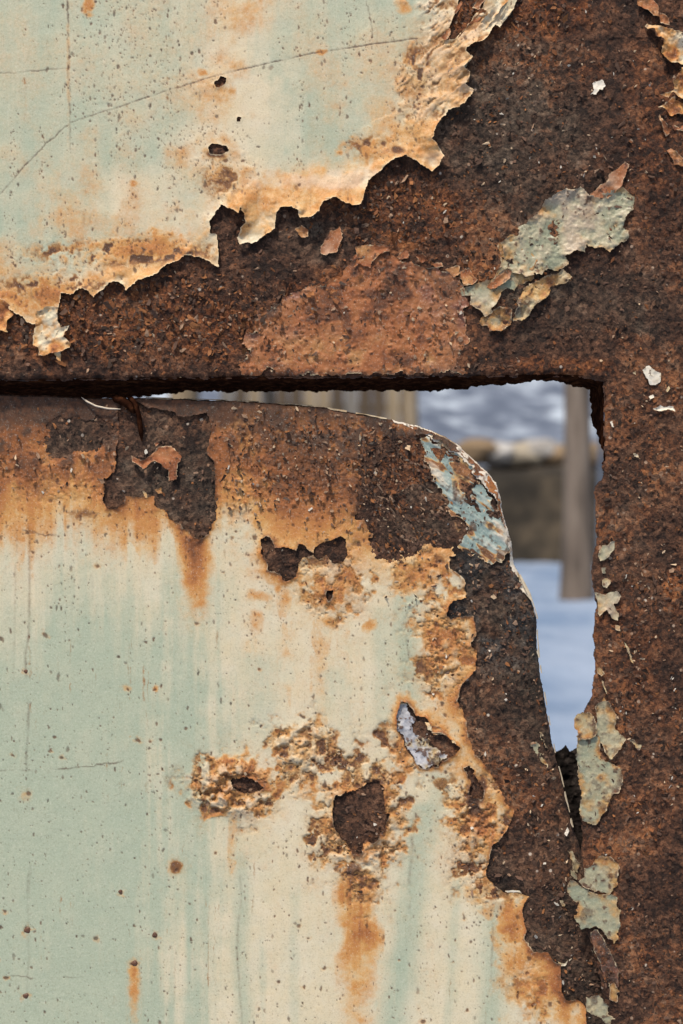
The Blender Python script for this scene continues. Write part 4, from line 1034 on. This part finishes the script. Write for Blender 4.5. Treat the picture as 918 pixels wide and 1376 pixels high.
# relief
h_pf = 0.35 - roll + 0.12 * N90 + 0.06 * N30
h_pf = h_pf + rgh * (0.85 * N12 + 0.6 * N30 + 0.14 * N6 - 1.0 * crev)
w1c, w2c, widc = worley(X + 3 * WX, Y + 3 * WY, 13.0, 6)
blis = np.clip(bl(312, 1058, 60, 42, 0.4) + 0.7 * bl(405, 1005, 50, 40) + 0.7 * bl(487, 1110, 60, 85) + 0.7 * bl(640, 1105, 40, 55) + 0.6 * bl(600, 870, 44, 75), 0, 1)
h_pf = h_pf + blis * (2.2 * sm(0.75, 0.1, w1c) * widc) + 5.0 * bl(314, 1056, 66, 48, 0.6, 0.2) * np.clip(0.7 + 0.5 * N12 + 0.8 * N30, 0, 2) * sm(2, 16, holes['h4']) + 2.4 * bl(487, 1108, 70, 92, 0.6, 0.2) * np.clip(0.5 + 0.6 * N12 + 0.6 * N30, 0, 2) + 2.0 * bl(405, 1005, 50, 40, 0.6, 0.2) * np.clip(0.4 + 0.6 * N12 + 0.6 * N30, 0, 2) + 1.8 * bl(642, 1105, 44, 60, 0.6, 0.2) * np.clip(0.5 + 0.7 * N12 + 0.5 * N30, 0, 2)
# curled lips round the holes and along the bare strip
h_pf = h_pf + (0.5 + 1.5 * np.clip(N30 + 0.4, 0, 1)) * np.exp(-d / 5.0) * (d < 40) * sm(2, 18, np.minimum(f_brown, holes['b2']))
h_pf = h_pf - 1.0 * np.exp(-np.maximum(np.minimum(f_brown, holes['b2']), 0) / 9.0)
h_pf = h_pf + 0.25 * np.exp(-(ds / 16.0)) * sm(900, 1000, Y) * np.clip(1 + N30, 0, 2)

# pimples of the rusted corner
pim = Z0.copy()
pz = np.where((f_pf < -3), np.clip(1.0 * bl(420, 620, 180, 95, 0.3) + 0.35 * bl(150, 620, 200, 70) + 0.3 * bl(560, 780, 60, 40), 0, 1), 0)
pp = scatter(900, pz, 61)
rd = np.clip(np.random.default_rng(62).lognormal(0.6, 0.4, len(pp)), 1.0, 4.2)
splat(pim, pp, rd, 0.3 + 0.16 * rd, 1.0, 'max', 0.1)
h_pf = h_pf + pim
# dark chips in the paint
spk = Z0.copy()
dn = np.where(f_pf < -3, np.clip(0.025 + 0.10 * sm(230, 320, X) + 0.6 * sm(0.35, 1.0, NV + 0.5 * N30) + 0.5 * np.exp(-dh / 40) + 0.5 * np.exp(-ds / 40) + 0.4 * rgh + 0.9 * (1 - sm(690, 770, Y)), 0, 1), 0)
pts = scatter(4000, dn, 63)
r_ = np.random.default_rng(64)
rs = np.clip(r_.lognormal(-0.26, 0.45, len(pts)), 0.5, 2.4)
splat(spk, pts, rs, r_.uniform(0.5, 1.0, len(pts)), [1.0, 1.3, 2.4, 0.8, 1.8, 1.0])
big = scatter(120, dn * (rgh + 0.25), 65)
rb = r_.uniform(1.6, 3.2, len(big))
splat(spk, big, rb, r_.uniform(0.7, 1.0, len(big)), [1.0, 1.3, 0.8])
halo = Z0.copy(); splat(halo, big, rb * 2.6, np.full(len(big), 0.33), 1.0, 'max', -0.2)
Gm = np.maximum(Gm, halo)
marks = [((37, 1251), 4.5), ((35, 1338), 4.0), ((208, 1256), 4.0), ((162, 1199), 3.2), ((35, 902), 3.5), ((185, 995), 4), ((437, 1300), 3.8), ((628, 1357), 3.2), ((7, 1223), 3), ((8, 1314), 3), ((181, 1295), 4.5), ((131, 761), 3), ((172, 927), 2.6), ((209, 926), 2.6), ((37, 716), 4), ((237, 1168), 4), ((290, 1147), 3.2), ((445, 1117), 3), ((407, 965), 4), ((343, 723), 4), ((395, 707), 3)]
splat(halo, [m[0] for m in marks], [m[1] * 2.2 for m in marks], [0.38] * len(marks), 1.0, 'max', -0.2)
Gm = np.maximum(Gm, halo)
grime_shade = (1 - sm(546, 566, tt_)) * (1 - 0.35 * sm(280, 330, X)) * np.clip(0.62 + 0.4 * N12 + 0.3 * N6, 0, 0.9)  # dirt plus the shade of the header, painted dark on the door top
spk = np.maximum(spk, grime_shade)
splat(spk, [m[0] for m in marks], [m[1] * 0.85 for m in marks], [0.9] * len(marks), 1.0)
h_pf = h_pf - 0.3 * spk * (Y > 590)
rim = np.clip(1 - d / 1.5, 0, 1) * np.clip(0.1 + 0.6 * N12, 0, 0.6) * sm(640, 760, Y + 20 * N30)
chalk = 0.45 * np.clip(0.75 * bl(308, 1048, 70, 50, 0.7) * sm(-0.1, 0.6, N12 + 0.3 * N30) + 0.5 * blis * sm(0.2, 0.8, N12) + 0.45 * bl(470, 760, 60, 40, 0.7) * sm(0.1, 0.5, N12), 0, 0.75)
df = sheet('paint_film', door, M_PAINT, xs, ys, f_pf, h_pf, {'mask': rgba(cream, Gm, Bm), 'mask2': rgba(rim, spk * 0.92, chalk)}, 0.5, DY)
df['label'] = 'sage green paint of the door with cream and orange rust runs'
pts = pp[rd > 1.7][:520]
chips('primer_scale', df, pts, at_grid(h_pf, pts) - 0.1, np.clip(rd[rd > 1.7][:520] * 0.8, 1, 3.8), [6, 8, 12, 18, 22, 24, 8, 1], 66, DY, 0.9, 0.9)
pts = scatter(260, np.where(f_pf < -3, rgh * (Gm > 0.4), 0), 67)
chips('paint_crumbs', df, pts, at_grid(h_pf, pts) - 0.05, np.clip(r_.lognormal(0.5, 0.4, len(pts)), 1, 3.5), [6, 4, 4, 14, 20, 24, 24, 4], 68, DY, 0.8, 0.9)

# silver patch of bare zinc
f_m = np.maximum(P(zp(500, 740, 3.825, [(150, 770), (185, 780), (205, 830), (225, 880), (200, 920), (240, 950), (290, 960), (330, 1010), (390, 1050), (340, 1110), (300, 1120), (250, 1120), (225, 1080), (180, 1040), (160, 980), (130, 930), (128, 850)]), 40, 2.4), holes['mt'] - 2)
sheet('zinc_layer', door, M_ZINC, xs, ys, f_m, -0.35 + 0.4 * N12 + 0.35 * N6 + 0.3 * N30, {'mask': rgba(np.clip(0.45 + 0.8 * N12, 0, 1), np.clip(0.25 + 0.9 * N30 - 1.2 * bl(548, 965, 20, 24), 0, 1), np.clip(0.35 * N6 + 0.7 * N12 - 0.1, 0, 1)), 'mask2': rgba(Z0, (N6 > 0.55) * 0.8, Z0)}, 0.4, DY)['label'] = 'silvery bare metal patch'

# blue flakes and white edge paint on the rounded corner
ZE = lambda p: zp(540, 500, 3.279, p)
f_b = P(ZE([(80, 290), (110, 280), (200, 340), (260, 370), (290, 400), (330, 470), (370, 520), (400, 600), (440, 660), (470, 700), (490, 760), (480, 780), (440, 840), (390, 850), (370, 850), (330, 820), (270, 790), (250, 760), (290, 700), (270, 640), (220, 620), (200, 570), (150, 480), (120, 420), (90, 340)]), 40, 2.5)
f_b = np.maximum(f_b, f_door + 2.5)
qa = X * 0.80 + Y * 0.60; qb = -X * 0.60 + Y * 0.80
lay = fbm(qa, qb, (34, 9), 3, 3)
db = np.maximum(-f_b, 0)
sheet('blue_paint_film', door, M_BLUE, xs, ys, f_b, -0.1 - roll + 0.7 * lay + 0.25 * N6 + 0.6 * np.exp(-db / 4) * np.clip(N12 + 0.4, 0, 1),
      {'mask': rgba(np.clip(0.3 + 0.8 * lay, 0, 1), np.clip(1.1 * sm(-0.05, 0.5, fbm(qa, qb, (40, 12), 3, 6)) + 0.7 * bl(625, 640, 18, 40) * (N12 > 0), 0, 1), np.clip(0.8 * sm(0.35, 0.8, N12 + 0.4 * lay), 0, 1)), 'mask2': rgba(np.clip(1 - db / 1.3, 0, 1) * 0.7, (N6 > 0.75) * 0.6, np.clip(0.5 * sm(0.3, 0.8, lay), 0, 1))}, 0.5, DY)['label'] = 'flaking pale blue paint on the rounded corner'
f_w = P(ZE([(-40, 205), (0, 210), (60, 220), (130, 248), (200, 275), (262, 318), (325, 380), (385, 435), (425, 485), (440, 540), (455, 620), (475, 690), (496, 760), (512, 850), (545, 918), (575, 965), (600, 1060), (590, 1075), (575, 1010), (545, 970), (515, 918), (482, 850), (476, 780), (458, 700), (438, 630), (412, 545), (370, 505), (320, 440), (268, 372), (210, 340), (130, 285), (60, 242), (0, 226), (-40, 216)]), 40, 1.4)
f_w = np.maximum(f_w - 1.2, f_door + 0.4)
sheet('edge_paint', door, M_WHITE, xs, ys, f_w, 0.5 - roll * 0.9 + 0.35 * N12 + 0.15 * N6, {'mask': rgba(np.clip(0.4 + 0.6 * N30, 0, 1), np.clip(0.7 * sm(0.35, 0.9, N30 + 0.4 * N12), 0, 1), np.clip(0.9 * sm(0.5, 0.9, N12 + 0.3 * N30), 0, 1)), 'mask2': rgba(Z0, (N6 > 0.8) * 0.7, 0.3 + Z0)}, 0.6, DY)['label'] = 'white paint along the folded door edge'
# thin bright hem of the door's rim: broken pieces of white paint on the fold
hem = [(196, 533, 232, 538), (250, 533, 305, 538), (318, 539, 348, 547), (372, 540, 420, 547), (440, 547, 466, 561), (478, 553, 520, 561)]
for i, (a, b, c, e) in enumerate(hem):
    n = int((c - a) / 3); tt = np.linspace(0, 1, n)
    xx = a + (c - a) * tt; yy = np.interp(xx, [p[0] for p in DOOR[1:13]], [p[1] for p in DOOR[1:13]])
    ww = 0.2 + 1.5 * np.clip(fbm(xx, 0 * xx, 14, 3, 3 + i) + 0.2, 0, 1)
    Pp = np.stack([to_world(xx, yy - 1.0, np.full(n, -3.2), DY), to_world(xx, yy - 0.9, np.full(n, -0.6), DY), to_world(xx, yy + ww, 0.2 + 0 * xx, DY)])
    gridmesh('hem_paint', Pp, M_WHITE, door, attrs={'mask': np.tile([0.3, 0.3, 0.45, 1], (3 * n, 1)), 'mask2': np.tile([0, 0, 0.0, 1], (3 * n, 1))})
for i, (ya, yb) in enumerate([(772, 832), (846, 884), (894, 905), (930, 948), (962, 975), (1000, 1012), (1030, 1058), (1064, 1092), (1100, 1112)]):
    n = max(8, int((yb - ya) / 2)); tt = np.linspace(0, 1, n)
    yy = ya + (yb - ya) * tt
    xx = np.interp(yy, [p[1] for p in DOOR[22:37]], [p[0] for p in DOOR[22:37]])
    ww = (0.4 + (3.4 if yb < 900 else 1.4) * np.clip(fbm(yy, 0 * yy, 16, 3, 5 + i) + 0.3, 0, 1)) * np.sin(np.clip(tt, 0.03, 0.97) * math.pi) ** 0.5
    Pp = np.stack([to_world(xx + 1.2, yy, np.full(n, -3.5), DY), to_world(xx + 1.2, yy, np.full(n, -1.2), DY), to_world(xx - ww, yy, -1.0 + 0 * xx, DY)])
    gridmesh('hem_paint', Pp, M_WHITE, door, attrs={'mask': np.tile([0.8, 0.25, 0.15, 1], (3 * n, 1)), 'mask2': np.tile([0, 0, 0.1, 1], (3 * n, 1))})

# hanging orange flake, other pieces
ZA = lambda p: zp(0, 500, 2.782, p)
flake('paint_flake', door, ZA([(490, 315), (540, 330), (580, 300), (590, 280), (640, 275), (665, 300), (685, 320), (670, 340), (665, 370), (665, 400), (635, 408), (630, 370), (600, 340), (580, 335), (555, 350), (540, 365), (520, 345), (500, 335)]), M_PRIMER, h0=2.2, lift=2.2, reach=6, tilt=(0, 0.05), R_=0.7, G_=0.7, seed=80, y0=DY, label='orange flake hanging over the bare patch')
flake('paint_flake', door, ZA([(578, 262), (590, 258), (600, 270), (585, 278)]), M_PRIMER, h0=1.0, lift=1.2, reach=3, R_=0.7, G_=0.5, seed=81, y0=DY)
flake('paint_flake', door, ZA([(540, 295), (548, 285), (555, 300), (546, 308)]), M_WHITE, h0=1.0, lift=0.6, reach=3, R_=0.1, G_=-0.3, seed=82, y0=DY, edge_g=0)
flake('paint_flake', door, ZA([(582, 440), (605, 432), (608, 450), (590, 456)]), M_PRIMER, h0=0.4, lift=1.0, reach=3, R_=0.8, G_=0.5, seed=83, y0=DY)
flake('paint_flake', door, ZA([(532, 450), (545, 445), (552, 472), (540, 470)]), h0=0.4, lift=1.0, reach=3, R_=0.9, G_=0.2, seed=84, y0=DY)
ZM = lambda p: zp(500, 740, 3.825, p)
for i, q in enumerate([[(300, 905), (345, 900), (385, 935), (430, 985), (425, 992), (390, 960), (350, 945), (318, 940)], [(270, 880), (300, 888), (312, 925), (290, 920)], [(810, 985), (850, 990), (880, 1060), (895, 1110), (880, 1115), (850, 1060), (825, 1030)], [(850, 925), (870, 935), (900, 1010), (885, 1005)]]):
    flake('paint_flake', door, ZM(q), M_OLD if i > 1 else M_PAINT, h0=-0.1 if i > 1 else 1.0, lift=0.7 if i > 1 else 1.4, reach=4, R_=0.9, G_=0.1 if i > 1 else 0.3, seed=86 + i, y0=DY, warp=2.4 if i > 1 else 1.2)
ZF = lambda p: zp(560, 1020, 3.53, p)
for i, q in enumerate([[(410, 625), (440, 622), (485, 622), (500, 634), (470, 631), (430, 635)], [(670, 960), (700, 968), (735, 940), (738, 948), (705, 980), (675, 975)], [(675, 665), (690, 670), (700, 695), (685, 698)], [(715, 430), (740, 440), (770, 500), (765, 540), (740, 525), (725, 480)], [(725, 520), (750, 530), (760, 570), (735, 555)]]):
    flake('paint_flake', door, ZF(q), M_WHITE if i < 2 else M_OLD, h0=0.5 if i < 2 else 0.1, lift=1.2 if i < 2 else 0.7, reach=3, R_=0.6, G_=0.0, seed=92 + i, y0=DY, warp=0.7 if i < 2 else 1.6)

# bent steel tab and curled paint strip at the top of the door
def strip(name, pts, w, mat, parent, masks, y0):
    p = np.array(pts, float)
    s = np.concatenate([[0], np.cumsum(np.hypot(np.diff(p[:, 0]), np.diff(p[:, 1])))])
    q = np.linspace(0, s[-1], 40)
    px, py_, ph = [np.interp(q, s, p[:, k]) for k in range(3)]
    for a in (px, py_, ph):
        a[1:-1] = (a[:-2] + a[1:-1] * 2 + a[2:]) / 4
    tx, ty = np.gradient(px), np.gradient(py_); L = np.hypot(tx, ty) + 1e-6
    nx, ny = -ty / L, tx / L
    prof = [(-1, 0), (-0.5, 0.8), (0, 1), (0.5, 0.8), (1, 0), (0.5, -0.6), (-0.5, -0.6)]
    wv = np.interp(np.linspace(0, 1, 40), [0, 0.15, 0.85, 1], [0.3, 1, 0.9, 0.2])
    rows = [to_world(px + nx * u * w * wv, py_ + ny * u * w * wv, ph + v * w * wv * S * 1000, y0) for u, v in prof]
    Pp = np.stack(rows, 1)
    k = Pp.shape[0] * Pp.shape[1]
    return gridmesh(name, Pp, mat, parent, closed=True, attrs={'mask': np.tile(masks[0], (k, 1)), 'mask2': np.tile(masks[1], (k, 1))})


strip('bent_tab', [(168, 530, -3), (178, 537, 3), (184, 545, 5), (188, 560, 5), (190, 578, 3), (191, 593, 0.5)], 3.6, M_LIP, door, [[0, 0, 1, 1], [0, 0, 0, 1]], DY)['label'] = 'dark bent steel tab hanging from the slit'
strip('bent_tab', [(150, 533, -1), (162, 538, 3), (176, 546, 4), (182, 556, 3)], 5.5, M_LIP, door, [[0, 0, 1, 1], [0, 0, 0, 1]], DY)
strip('paint_curl', [(110, 534, 1), (118, 540, 2.5), (130, 546, 3.2), (146, 549.5, 3.2), (163, 550, 2.0)], 1.3, M_WHITE, door, [[0, 0, 0, 1], [0, 0, 0.8, 1]], DY)['label'] = 'white curled paint edge'

# rust headed rivets
for (cx, cy), rr_ in [((37, 1250), 4.6), ((208, 1256), 4.0), ((35, 1338), 4.2), ((181, 1294), 4.6), ((162, 1198), 3.2), ((35, 902), 3.4)]:
    u = np.linspace(0, 2 * np.pi, 13)[:-1]; v = np.linspace(0, 1, 6)
    U, V_ = np.meshgrid(u, v)
    base = float(at_grid(h_pf, np.array([[cx, cy]]))[0])
    rad = rr_ * np.sin(V_ * math.pi / 2) * (1 + 0.12 * np.sin(3 * U + cx))
    Pp = to_world(cx + rad * np.cos(U), cy + rad * np.sin(U), base - 0.3 + 1.1 * np.cos(V_ * math.pi / 2) * rr_ / 4, DY)
    k = Pp.shape[0] * Pp.shape[1]
    gridmesh('rivet', Pp, M_PRIMER, door, closed=True, attrs={'mask': np.tile([0.1, 0.3, 0.75, 1], (k, 1)), 'mask2': np.tile([0, 0, 0, 1], (k, 1))})
